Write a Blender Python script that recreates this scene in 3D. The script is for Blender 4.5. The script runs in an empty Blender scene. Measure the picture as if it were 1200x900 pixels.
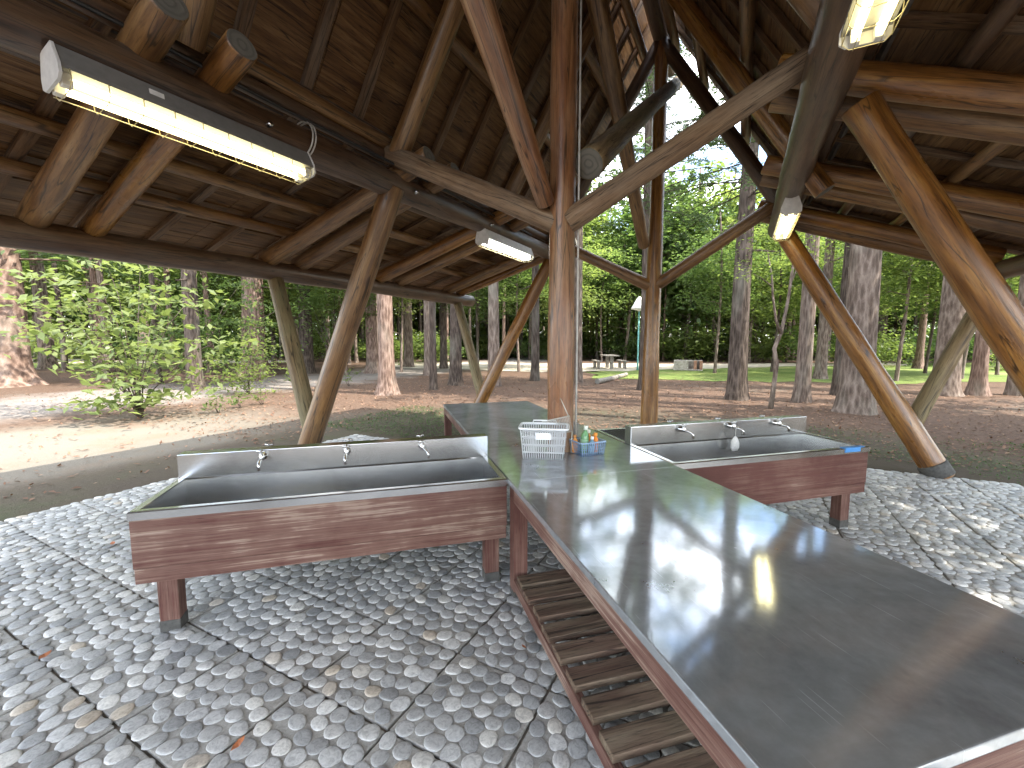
import bpy, bmesh, math, random
import numpy as np
from mathutils import Vector, Matrix, Euler
R = math.radians
rnd = random.Random(7)
C = bpy.context.scene.collection
sc = bpy.context.scene

# ------------------------------------------------------------------ camera, world, sun, exposure
cam_d = bpy.data.cameras.new('camera')
cam_d.sensor_width = 36.0
cam_d.lens = 36.0 * 511.0 / 1200.0
cam_d.clip_start = 0.05
cam_d.clip_end = 3000
cam = bpy.data.objects.new('camera', cam_d)
C.objects.link(cam)
cam.location = (0, 0, 1.6)
cam.rotation_euler = (R(90 - 5.75), 0, 0)
sc.camera = cam

SUN_AZ, SUN_EL = 112.0, 50.0
sc.view_settings.view_transform = 'Standard'
sc.view_settings.look = 'None'
sc.view_settings.exposure = 2.55
sc.view_settings.gamma = 1.0
try:
    sc.cycles.max_bounces = 8
    sc.cycles.diffuse_bounces = 5
    sc.cycles.transparent_max_bounces = 6
    sc.cycles.sample_clamp_indirect = 6.0
except Exception:
    pass

W = bpy.data.worlds.new('World')
sc.world = W
W.use_nodes = True
nt = W.node_tree
nt.nodes.clear()
_o = nt.nodes.new('ShaderNodeOutputWorld')
_b = nt.nodes.new('ShaderNodeBackground')
_s = nt.nodes.new('ShaderNodeTexSky')
_s.sky_type = 'NISHITA'
_s.sun_disc = False
_s.sun_elevation = R(SUN_EL)
_s.sun_rotation = R(SUN_AZ)
_s.air_density = 1.0
_s.dust_density = 1.0
_tc = nt.nodes.new('ShaderNodeTexCoord')
_mp = nt.nodes.new('ShaderNodeMapping')
_mp.inputs['Scale'].default_value = (1.0, 1.0, 2.2)
_n = nt.nodes.new('ShaderNodeTexNoise')
_n.inputs['Scale'].default_value = 2.6
_n.inputs['Detail'].default_value = 7
_n.inputs['Roughness'].default_value = 0.6
_rp = nt.nodes.new('ShaderNodeValToRGB')
_rp.color_ramp.elements[0].position = 0.44
_rp.color_ramp.elements[1].position = 0.60
_mx = nt.nodes.new('ShaderNodeMixRGB')
_mx.inputs[2].default_value = (9.5, 9.6, 9.8, 1)
nt.links.new(_tc.outputs['Generated'], _mp.inputs['Vector'])
nt.links.new(_mp.outputs['Vector'], _n.inputs['Vector'])
nt.links.new(_n.outputs['Fac'], _rp.inputs['Fac'])
nt.links.new(_rp.outputs['Color'], _mx.inputs[0])
nt.links.new(_s.outputs['Color'], _mx.inputs[1])
nt.links.new(_mx.outputs['Color'], _b.inputs['Color'])
_b.inputs['Strength'].default_value = 0.15
nt.links.new(_b.outputs['Background'], _o.inputs['Surface'])

sun_d = bpy.data.lights.new('sun', 'SUN')
sun_d.energy = 2.4
sun_d.angle = R(0.5)
sun_d.color = (1.0, 0.95, 0.86)
sun = bpy.data.objects.new('sun', sun_d)
C.objects.link(sun)
_dir = Vector((math.sin(R(SUN_AZ)) * math.cos(R(SUN_EL)), math.cos(R(SUN_AZ)) * math.cos(R(SUN_EL)), math.sin(R(SUN_EL))))
sun.rotation_euler = _dir.to_track_quat('Z', 'Y').to_euler()
sun.location = _dir * 40

# ------------------------------------------------------------------ coordinate frames
AZ = R(-15.84)      # the table's long axis
AS = R(27.56)       # the shelter's long axis
S0, T0 = 3.14, -1.21          # the middle post in shelter coordinates (s along the ridge, t across)
U0, V0 = 3.115, 1.276          # the middle of the table


def S(s, t, z=0.0):
    return Vector((s * math.sin(AS) + t * math.cos(AS), s * math.cos(AS) - t * math.sin(AS), z))


def L(s, t, z=0.0):            # shelter coordinates -> the shelter's own frame
    return Vector((t - T0, s - S0, z))


def T(u, v, z=0.0):
    return Vector((u * math.sin(AZ) + v * math.cos(AZ), u * math.cos(AZ) - v * math.sin(AZ), z))


F_, P_, H_ = 511.0, R(5.75), 1.6


def gp(x, y, z=0.0):           # the ground point seen at a pixel of the photograph (used to survey positions)
    X, Y = (x - 600) / F_, -(y - 450) / F_
    c, s = math.cos(P_), math.sin(P_)
    r = Vector((X, c + Y * s, -s + Y * c))
    return Vector((0, 0, H_)) + r * ((z - H_) / r.z)


# ------------------------------------------------------------------ object helpers
def link(name, mesh, parent=None, mat=None):
    o = bpy.data.objects.new(name, mesh)
    C.objects.link(o)
    if parent is not None:
        o.parent = parent
    if mat is not None and mesh is not None and len(mesh.materials) == 0:
        for m in (mat if isinstance(mat, (list, tuple)) else [mat]):
            mesh.materials.append(m)
    return o


def thing(name, label, cat, loc=(0, 0, 0), rot=(0, 0, 0), group=None):
    o = bpy.data.objects.new(name, None)
    o.empty_display_size = 0.2
    C.objects.link(o)
    o.location = loc
    o.rotation_euler = rot
    tag(o, label, cat, group)
    return o


def tag(o, label=None, cat=None, group=None, kind=None):
    if label: o['label'] = label
    if cat: o['category'] = cat
    if group: o['group'] = group
    if kind: o['kind'] = kind
    return o


def from_arrays(name, V, Fq, smooth=False):
    me = bpy.data.meshes.new(name)
    V = np.asarray(V, dtype=np.float32)
    Fq = np.asarray(Fq, dtype=np.int32)
    n, k = Fq.shape
    me.vertices.add(len(V)); me.vertices.foreach_set('co', V.ravel())
    me.loops.add(n * k); me.loops.foreach_set('vertex_index', Fq.ravel())
    me.polygons.add(n)
    me.polygons.foreach_set('loop_start', np.arange(n, dtype=np.int32) * k)
    me.polygons.foreach_set('loop_total', np.full(n, k, dtype=np.int32))
    if smooth:
        me.polygons.foreach_set('use_smooth', np.ones(n, dtype=bool))
    me.update(calc_edges=True)
    return me


def bm_mesh(name, bm, smooth=False, norm=True):
    if norm:
        bmesh.ops.recalc_face_normals(bm, faces=bm.faces[:])
    me = bpy.data.meshes.new(name)
    bm.to_mesh(me)
    bm.free()
    if smooth:
        for p in me.polygons: p.use_smooth = True
    return me


def add_box(bm, x0, x1, y0, y1, z0, z1, bev=0.0):
    tmp = bmesh.new()
    bmesh.ops.create_cube(tmp, size=1)
    bmesh.ops.scale(tmp, vec=(x1 - x0, y1 - y0, z1 - z0), verts=tmp.verts)
    bmesh.ops.translate(tmp, vec=((x0 + x1) / 2, (y0 + y1) / 2, (z0 + z1) / 2), verts=tmp.verts)
    if bev > 0:
        bmesh.ops.bevel(tmp, geom=tmp.edges[:], offset=bev, segments=2, affect='EDGES', profile=0.6)
    merge(bm, tmp)


def merge(bm, tmp, M=None):
    if M is not None:
        bmesh.ops.transform(tmp, matrix=M, verts=tmp.verts)
    vm = {}
    for v in tmp.verts: vm[v] = bm.verts.new(v.co)
    for f in tmp.faces:
        try:
            nf = bm.faces.new([vm[v] for v in f.verts]); nf.smooth = f.smooth; nf.material_index = f.material_index
        except ValueError:
            pass
    tmp.free()


def box_obj(name, parent, mat, x0, x1, y0, y1, z0, z1, bev=0.004):
    cx, cy, cz = (x0 + x1) / 2, (y0 + y1) / 2, (z0 + z1) / 2
    bm = bmesh.new()
    add_box(bm, x0 - cx, x1 - cx, y0 - cy, y1 - cy, z0 - cz, z1 - cz, bev)
    o = link(name, bm_mesh(name, bm), parent, mat)
    o.location = (cx, cy, cz)
    return o


def add_tube(bm, pts, rad, seg=10, cap=True, smooth=True):
    pts = [Vector(p) for p in pts]
    n = len(pts)
    rads = rad if isinstance(rad, (list, tuple)) else [rad] * n
    rings = []
    up = None
    for i, p in enumerate(pts):
        d = (pts[min(i + 1, n - 1)] - pts[max(i - 1, 0)]).normalized()
        if up is None:
            up = Vector((0, 0, 1)) if abs(d.z) < 0.9 else Vector((1, 0, 0))
        a = d.cross(up).normalized()
        b = a.cross(d).normalized()
        up = b
        rings.append([bm.verts.new(p + (a * math.cos(2 * math.pi * k / seg) + b * math.sin(2 * math.pi * k / seg)) * rads[i]) for k in range(seg)])
    for i in range(n - 1):
        for k in range(seg):
            f = bm.faces.new([rings[i][k], rings[i][(k + 1) % seg], rings[i + 1][(k + 1) % seg], rings[i + 1][k]])
            f.smooth = smooth
    if cap:
        bm.faces.new(rings[0][::-1]); bm.faces.new(rings[-1])


def add_lathe(bm, prof, seg=16, M=None, smooth=True):
    tmp = bmesh.new()
    rings = []
    for r, z in prof:
        if r < 1e-5:
            rings.append([tmp.verts.new((0, 0, z))])
        else:
            rings.append([tmp.verts.new((r * math.cos(2 * math.pi * k / seg), r * math.sin(2 * math.pi * k / seg), z)) for k in range(seg)])
    for a, b in zip(rings, rings[1:]):
        for k in range(seg):
            k2 = (k + 1) % seg
            if len(a) == 1 and len(b) == 1: continue
            if len(a) == 1: f = tmp.faces.new([a[0], b[k2], b[k]])
            elif len(b) == 1: f = tmp.faces.new([a[k], a[k2], b[0]])
            else: f = tmp.faces.new([a[k], a[k2], b[k2], b[k]])
            f.smooth = smooth
    merge(bm, tmp, M)


# ------------------------------------------------------------------ material helpers
class NT:
    def __init__(self, name):
        self.m = bpy.data.materials.new(name)
        self.m.use_nodes = True
        self.t = self.m.node_tree
        self.t.nodes.clear()
        self.out = self.t.nodes.new('ShaderNodeOutputMaterial')

    def n(self, kind, **kw):
        nd = self.t.nodes.new(kind)
        for k, v in kw.items():
            if hasattr(nd, k) and not k[0].isupper():
                setattr(nd, k, v)
        return nd

    def set(self, nd, **kw):
        for k, v in kw.items():
            key = k.replace('_', ' ')
            s = nd.inputs[key]
            if isinstance(v, bpy.types.NodeSocket): self.t.links.new(v, s)
            else: s.default_value = v
        return nd

    def ln(self, a, b): self.t.links.new(a, b)

    def coord(self, scale=(1, 1, 1), which='Object', rand=True):
        tc = self.n('ShaderNodeTexCoord')
        v = tc.outputs[which]
        if rand:
            oi = self.n('ShaderNodeObjectInfo')
            mul = self.n('ShaderNodeMath', operation='MULTIPLY'); self.ln(oi.outputs['Random'], mul.inputs[0]); mul.inputs[1].default_value = 57.0
            ad = self.n('ShaderNodeVectorMath', operation='ADD'); self.ln(v, ad.inputs[0]); self.ln(mul.outputs[0], ad.inputs[1])
            v = ad.outputs[0]
        mp = self.n('ShaderNodeMapping'); mp.inputs['Scale'].default_value = scale
        self.ln(v, mp.inputs['Vector'])
        return mp.outputs['Vector']

    def noise(self, vec, scale=5, detail=4, rough=0.55, dist=0.0):
        nd = self.n('ShaderNodeTexNoise'); self.ln(vec, nd.inputs['Vector'])
        nd.inputs['Scale'].default_value = scale; nd.inputs['Detail'].default_value = detail
        nd.inputs['Roughness'].default_value = rough; nd.inputs['Distortion'].default_value = dist
        return nd.outputs['Fac']

    def noise_vec(self, v):
        nd = self.n('ShaderNodeTexNoise'); self.ln(v, nd.inputs['Vector']); nd.inputs['Scale'].default_value = 2.0
        ad = self.n('ShaderNodeVectorMath', operation='ADD'); self.ln(v, ad.inputs[0]); self.ln(nd.outputs['Color'], ad.inputs[1])
        return ad.outputs[0]

    def ramp(self, fac, stops, interp='LINEAR'):
        nd = self.n('ShaderNodeValToRGB'); cr = nd.color_ramp; cr.interpolation = interp
        while len(cr.elements) < len(stops): cr.elements.new(0.5)
        for e, (p, c) in zip(cr.elements, stops):
            e.position = p
            e.color = (c, c, c, 1) if isinstance(c, (int, float)) else (*c, 1)
        self.ln(fac, nd.inputs['Fac'])
        return nd.outputs['Color']

    def mix(self, fac, a, b, mode='MIX'):
        nd = self.n('ShaderNodeMixRGB', blend_type=mode)
        for s, v in zip(nd.inputs, (fac, a, b)):
            if isinstance(v, bpy.types.NodeSocket): self.ln(v, s)
            elif isinstance(v, (int, float)): s.default_value = v if s.type == 'VALUE' else (v, v, v, 1)
            else: s.default_value = (*v, 1)
        return nd.outputs['Color']

    def math(self, op, a, b=0.0):
        nd = self.n('ShaderNodeMath', operation=op)
        for s, v in zip(nd.inputs, (a, b)):
            if isinstance(v, bpy.types.NodeSocket): self.ln(v, s)
            else: s.default_value = v
        return nd.outputs[0]

    def bump(self, h, strength=0.3, dist=0.01):
        nd = self.n('ShaderNodeBump'); nd.inputs['Strength'].default_value = strength; nd.inputs['Distance'].default_value = dist
        self.ln(h, nd.inputs['Height'])
        return nd.outputs['Normal']

    def pbr(self, col, rough=0.5, metal=0.0, normal=None, spec=0.5, **kw):
        p = self.n('ShaderNodeBsdfPrincipled')
        for k, v in (('Base Color', col), ('Roughness', rough), ('Metallic', metal), ('Specular IOR Level', spec)):
            s = p.inputs[k]
            if isinstance(v, bpy.types.NodeSocket): self.ln(v, s)
            elif isinstance(v, (int, float)): s.default_value = v
            else: s.default_value = (*v, 1)
        for k, v in kw.items():
            s = p.inputs[k.replace('_', ' ')]
            if isinstance(v, bpy.types.NodeSocket): self.ln(v, s)
            else: s.default_value = v
        if normal is not None: self.ln(normal, p.inputs['Normal'])
        self.ln(p.outputs[0], self.out.inputs['Surface'])
        return self.m


def mat_log(name, dark, mid, light, rough=0.5, grey=0.3, greycol=(0.26, 0.235, 0.20), spec=0.35, axis='Z'):
    m = NT(name)
    sc_l, sc_a = 0.7, 9.0
    scv = {'Z': (sc_a, sc_a, sc_l), 'X': (sc_l, sc_a, sc_a), 'Y': (sc_a, sc_l, sc_a)}[axis]
    v = m.coord(scv)
    g = m.noise(v, 2.2, 5, 0.6, 0.6)
    fine = m.noise(v, 13.0, 4, 0.65)
    vc = m.coord(tuple(0.35 if q == sc_l else 8.0 for q in scv))
    cfac = m.noise(vc, 2.0, 2, 0.4, 0.5)
    v2 = m.coord(tuple(1.0 if q == sc_l else 2.6 for q in scv))
    patch = m.noise(v2, 1.3, 4, 0.6, 0.3)
    vk = m.coord(tuple(1.6 if q == sc_l else 5.0 for q in scv))
    vo = m.n('ShaderNodeTexVoronoi'); m.ln(vk, vo.inputs['Vector']); vo.inputs['Scale'].default_value = 0.9
    knot = m.ramp(vo.outputs['Distance'], [(0.05, 1.0), (0.11, 0.0)])
    col = m.ramp(g, [(0.30, dark), (0.5, mid), (0.72, light)])
    pf = m.ramp(patch, [(0.52 - grey * 0.3, 0.0), (0.72, 1.0)])
    gm = m.math('MULTIPLY', pf, min(1.0, grey * 1.6))
    col = m.mix(gm, col, greycol)
    crack = m.ramp(fine, [(0.33, 0.5), (0.45, 1.0), (0.7, 1.18)])
    col = m.mix(1.0, col, crack, 'MULTIPLY')
    col = m.mix(1.0, col, m.ramp(cfac, [(0.485, 1.0), (0.497, 0.25), (0.503, 0.25), (0.515, 1.0)]), 'MULTIPLY')
    col = m.mix(m.math('MULTIPLY', knot, 0.75), col, tuple(c * 0.35 for c in dark))
    h = m.math('ADD', m.math('MULTIPLY', g, 0.6), m.math('MULTIPLY', fine, 0.4))
    rg = m.ramp(patch, [(0.3, rough - 0.08), (0.7, min(1, rough + 0.2))])
    h = m.math('ADD', h, m.ramp(cfac, [(0.48, 0.0), (0.497, -0.9), (0.503, -0.9), (0.52, 0.0)]))
    h = m.math('ADD', h, m.math('MULTIPLY', knot, 0.5))
    return m.pbr(col, rg, normal=m.bump(h, 0.5, 0.012), spec=spec, Coat_Weight=(0.35 if spec >= 0.5 else 0.0), Coat_Roughness=0.28)


M_LOG_HONEY = mat_log('honey_log', (0.092, 0.036, 0.008), (0.225, 0.098, 0.022), (0.36, 0.19, 0.046), 0.28, 0.10, spec=0.5)
M_LOG_BROWN = mat_log('brown_log', (0.080, 0.034, 0.011), (0.190, 0.096, 0.033), (0.31, 0.18, 0.070), 0.42, 0.18, (0.2, 0.165, 0.12), spec=0.5)
M_LOG_POST = mat_log('red_brown_log', (0.105, 0.038, 0.015), (0.21, 0.088, 0.034), (0.32, 0.17, 0.078), 0.34, 0.42, (0.30, 0.215, 0.145), spec=0.5)
M_LOG_PALE = mat_log('pale_weathered_log', (0.09, 0.052, 0.028), (0.195, 0.122, 0.07), (0.30, 0.215, 0.135), 0.5, 0.4, (0.28, 0.235, 0.18))
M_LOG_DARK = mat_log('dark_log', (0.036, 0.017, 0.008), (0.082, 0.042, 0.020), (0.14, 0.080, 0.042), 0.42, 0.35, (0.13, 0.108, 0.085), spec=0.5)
M_LOG_GREEN = mat_log('mossy_log', (0.08, 0.05, 0.022), (0.17, 0.115, 0.055), (0.27, 0.20, 0.11), 0.6, 0.5, (0.17, 0.165, 0.09))
M_BOARD = mat_log('roof_board_wood', (0.054, 0.023, 0.008), (0.135, 0.066, 0.023), (0.225, 0.128, 0.054), 0.5, 0.15, (0.13, 0.092, 0.055), axis='X')
M_BATTEN = mat_log('batten_wood', (0.05, 0.024, 0.010), (0.12, 0.062, 0.026), (0.20, 0.115, 0.055), 0.6, 0.25, axis='X')
M_BATTEN_Y = mat_log('fascia_wood', (0.06, 0.03, 0.015), (0.13, 0.07, 0.035), (0.21, 0.13, 0.07), 0.6, 0.3, axis='Y')
M_SLAT = mat_log('mossy_slat_wood', (0.050, 0.035, 0.022), (0.125, 0.092, 0.060), (0.20, 0.158, 0.108), 0.7, 0.42, (0.125, 0.055, 0.040), axis='X')


def mat_end():
    m = NT('end_grain')
    v = m.coord((1, 1, 1))
    d = m.n('ShaderNodeVectorMath', operation='LENGTH')
    sx = m.n('ShaderNodeMapping'); sx.inputs['Scale'].default_value = (1, 1, 0)
    tc = m.n('ShaderNodeTexCoord'); m.ln(tc.outputs['Object'], sx.inputs['Vector']); m.ln(sx.outputs[0], d.inputs[0])
    n1 = m.noise(v, 14, 4)
    r = m.math('ADD', m.math('MULTIPLY', d.outputs['Value'], 160), m.math('MULTIPLY', n1, 7))
    rings = m.math('SINE', r)
    col = m.ramp(rings, [(0.0, (0.20, 0.18, 0.15)), (1.0, (0.11, 0.095, 0.08))])
    col = m.mix(n1, col, (0.12, 0.12, 0.10))
    return m.pbr(col, 0.8, normal=m.bump(rings, 0.15, 0.003))


M_END = mat_end()


def mat_red(name, axis, wear=0.5):
    m = NT(name)
    sv = {'X': (1.3, 52, 52), 'Y': (52, 1.3, 52), 'Z': (52, 52, 1.3)}[axis]
    v = m.coord(sv)
    grain = m.noise(v, 1.5, 6, 0.65, 0.4)
    big = m.noise(m.coord((1, 1, 1)), 2.2, 4, 0.6)
    w = m.math('ADD', m.math('MULTIPLY', grain, 0.62), m.math('MULTIPLY', big, 0.48))
    mask = m.ramp(w, [(0.770 - 0.28 * wear, 0.0), (0.81 - 0.28 * wear, 0.62)])
    semi = m.ramp(w, [(0.60 - 0.28 * wear, 0.0), (0.78 - 0.28 * wear, 1.0)])
    paint = m.ramp(big, [(0.3, (0.076, 0.026, 0.020)), (0.7, (0.110, 0.044, 0.034))])
    faded = m.mix(semi, paint, (0.165, 0.095, 0.072))
    bare = m.ramp(m.noise(v, 4, 3), [(0.35, (0.24, 0.165, 0.125)), (0.65, (0.38, 0.29, 0.23))])
    col = m.mix(mask, faded, bare)
    dark = m.ramp(m.noise(v, 5.0, 3, 0.7), [(0.33, 0.55), (0.40, 1.0)])
    col = m.mix(1.0, col, dark, 'MULTIPLY')
    h = m.math('SUBTRACT', grain, m.math('MULTIPLY', mask, 0.35))
    return m.pbr(col, 0.62, normal=m.bump(h, 0.4, 0.006), spec=0.3)


M_RED_X = mat_red('worn_red_paint_boards', 'X', 0.62)
M_RED_XC = mat_red('sound_red_paint_boards', 'X', 0.22)
M_RED_Y = mat_red('worn_red_paint_apron', 'Y', 0.66)
M_RED_Z = mat_red('worn_red_paint_legs', 'Z', 0.42)


def mat_steel(name, base=0.56, rough=0.2, axis=(1, 22, 22), dirt=0.5, wav=0.05):
    m = NT(name)
    v = m.coord(axis, rand=False)
    sc1 = m.noise(v, 8, 5, 0.65)
    blot = m.noise(m.coord((1, 1, 1), rand=False), 2.4, 5, 0.62, 0.6)
    spot = m.noise(m.coord((1, 1, 1), rand=False), 22, 3, 0.6)
    r = m.math('ADD', m.math('MULTIPLY', sc1, 0.06), m.math('MULTIPLY', m.ramp(blot, [(0.35, 0.0), (0.68, 1.0)]), 0.12 * dirt))
    r = m.math('ADD', r, rough - 0.08)
    col = m.ramp(blot, [(0.32, (base * 0.86, base * 0.87, base * 0.87)), (0.66, (base, base * 1.0, base * 0.99))])
    col = m.mix(m.math('MULTIPLY', m.ramp(spot, [(0.62, 0.0), (0.72, 1.0)]), 0.10 * dirt), col, (base * 0.6,) * 3)
    return m.pbr(col, r, 1.0, normal=m.bump(m.math('ADD', m.math('MULTIPLY', blot, 1.0), m.math('MULTIPLY', sc1, 0.006)), wav, 0.02))


def mat_steel_top():
    m = NT('steel_table_top')
    sc1 = m.noise(m.coord((22, 1, 22), rand=False), 8, 5, 0.65)
    v = m.coord((1, 1, 1), rand=False)
    blot = m.noise(v, 1.8, 6, 0.66, 0.8)
    spot = m.noise(v, 16, 4, 0.6)
    haze = m.ramp(m.math('ADD', m.math('MULTIPLY', blot, 0.75), m.math('MULTIPLY', spot, 0.25)), [(0.36, 0.24), (0.64, 0.46)])
    nrm = m.bump(m.math('ADD', blot, m.math('MULTIPLY', sc1, 0.03)), 0.035, 0.02)
    mpr = m.n('ShaderNodeMapping'); mpr.inputs['Rotation'].default_value = (0, 0, 0.5); mpr.inputs['Scale'].default_value = (60, 1.4, 1); m.ln(v, mpr.inputs['Vector'])
    scr = m.ramp(m.noise(mpr.outputs[0], 3, 2, 0.4), [(0.72, 0.0), (0.76, 1.0)])
    haze = m.math('ADD', haze, m.math('MULTIPLY', scr, 0.22))
    wat = m.n('ShaderNodeTexVoronoi'); m.ln(v, wat.inputs['Vector']); wat.inputs['Scale'].default_value = 7.0; wat.inputs['Randomness'].default_value = 1.0
    haze = m.math('ADD', haze, m.math('MULTIPLY', m.ramp(wat.outputs['Distance'], [(0.0, 1.0), (0.035, 1.0), (0.05, 0.0)]), m.ramp(m.noise(v, 3.3, 2), [(0.5, 0.0), (0.58, 0.3)])))
    g1 = m.n('ShaderNodeBsdfGlossy'); g1.inputs['Color'].default_value = (0.53, 0.56, 0.59, 1); m.ln(nrm, g1.inputs['Normal'])
    m.ln(m.math('ADD', 0.05, m.math('MULTIPLY', sc1, 0.07)), g1.inputs['Roughness'])
    g2 = m.n('ShaderNodeBsdfGlossy'); g2.inputs['Color'].default_value = (0.60, 0.63, 0.655, 1); g2.inputs['Roughness'].default_value = 0.72; m.ln(nrm, g2.inputs['Normal'])
    mx = m.n('ShaderNodeMixShader'); m.ln(haze, mx.inputs[0]); m.ln(g1.outputs[0], mx.inputs[1]); m.ln(g2.outputs[0], mx.inputs[2])
    m.ln(mx.outputs[0], m.out.inputs['Surface'])
    return m.m


M_STEEL_TOP = mat_steel_top()
M_STEEL = mat_steel('sink_steel', 0.58, 0.27, (1, 22, 22), 0.35, 0.012)


def mat_plain(name, col, rough=0.4, metal=0.0, var=0.12, scale=20, spec=0.5, bump=0.05, **kw):
    m = NT(name)
    n = m.noise(m.coord((1, 1, 1)), scale, 4)
    c = m.ramp(n, [(0.3, tuple(x * (1 - var) for x in col)), (0.7, tuple(min(1, x * (1 + var)) for x in col))])
    return m.pbr(c, rough, metal, normal=m.bump(n, bump, 0.004), spec=spec, **kw)


M_CHROME = mat_plain('chrome', (0.66, 0.66, 0.66), 0.16, 1.0)
M_WHITE = mat_plain('white_enamel', (0.72, 0.71, 0.67), 0.4)
M_GREYMETAL = mat_plain('grey_fixture_enamel', (0.19, 0.185, 0.17), 0.45)
M_PLASTIC_W = mat_plain('white_plastic', (0.74, 0.76, 0.78), 0.38, var=0.05)
M_PLASTIC_B = mat_plain('blue_grey_plastic', (0.30, 0.42, 0.60), 0.4, var=0.08)
M_BLUE = mat_plain('blue_tape', (0.06, 0.26, 0.62), 0.5)
M_TEAL = mat_plain('teal_paint', (0.14, 0.36, 0.34), 0.5)
M_PVC = mat_plain('grey_pvc', (0.30, 0.30, 0.30), 0.45)
M_DARKMETAL = mat_plain('dark_metal', (0.06, 0.06, 0.06), 0.5, 0.6)
M_CABLE = mat_plain('pale_cable', (0.55, 0.54, 0.50), 0.5)


def mat_emit(name, col, strength):
    m = NT(name)
    p = m.n('ShaderNodeEmission'); p.inputs['Color'].default_value = (*col, 1); p.inputs['Strength'].default_value = strength
    m.ln(p.outputs[0], m.out.inputs['Surface'])
    return m.m


M_TUBE = mat_emit('lit_fluorescent_tube', (1.0, 0.86, 0.44), 2.4)
M_TUBE_W = mat_emit('lit_white_fluorescent_tube', (1.0, 0.97, 0.86), 3.5)


def pebble_cols(m, fac):
    return m.ramp(fac, [(0.0, (0.24, 0.243, 0.240)), (0.2, (0.33, 0.33, 0.322)), (0.5, (0.41, 0.408, 0.393)),
                        (0.75, (0.46, 0.455, 0.438)), (0.9, (0.55, 0.54, 0.51)), (0.965, (0.58, 0.56, 0.51)), (0.982, (0.44, 0.37, 0.29)), (1.0, (0.47, 0.41, 0.33))])


def mat_pebble(name, attr):
    m = NT(name)
    if attr:
        a = m.n('ShaderNodeAttribute'); a.attribute_name = 'tint'
        fac = a.outputs['Fac']
        v = m.coord((1, 1, 1), rand=False)
    else:
        oi = m.n('ShaderNodeObjectInfo'); fac = oi.outputs['Random']
        v = m.coord((1, 1, 1))
    col = pebble_cols(m, fac)
    band = m.noise(v, 55, 4, 0.6, 1.2)
    speck = m.noise(v, 260, 2, 0.5)
    col = m.mix(1.0, col, m.ramp(band, [(0.28, 0.62), (0.5, 1.0), (0.72, 1.25)]), 'MULTIPLY')
    col = m.mix(m.ramp(speck, [(0.66, 0.0), (0.74, 0.5)]), col, (0.5, 0.5, 0.48))
    rg = m.ramp(band, [(0.3, 0.33), (0.7, 0.52)])
    return m.pbr(col, rg, normal=m.bump(band, 0.12, 0.004), spec=0.45)


M_PEB = mat_pebble('river_pebble_single', False)
M_PEBS = mat_pebble('river_pebbles', True)


def mat_mortar():
    m = NT('slab_mortar')
    v = m.coord((1, 1, 1), 'Object', False)
    g = m.n('ShaderNodeNewGeometry')
    n1 = m.noise(g.outputs['Position'], 60, 4, 0.7)
    n2 = m.noise(g.outputs['Position'], 1.3, 4, 0.6)
    col = m.ramp(n1, [(0.3, (0.27, 0.26, 0.235)), (0.7, (0.44, 0.425, 0.385))])
    col = m.mix(m.ramp(n2, [(0.52, 0.0), (0.68, 0.55)]), col, (0.14, 0.10, 0.075))
    return m.pbr(col, 0.9, normal=m.bump(n1, 0.5, 0.004), spec=0.2)


M_MORTAR = mat_mortar()


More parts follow.
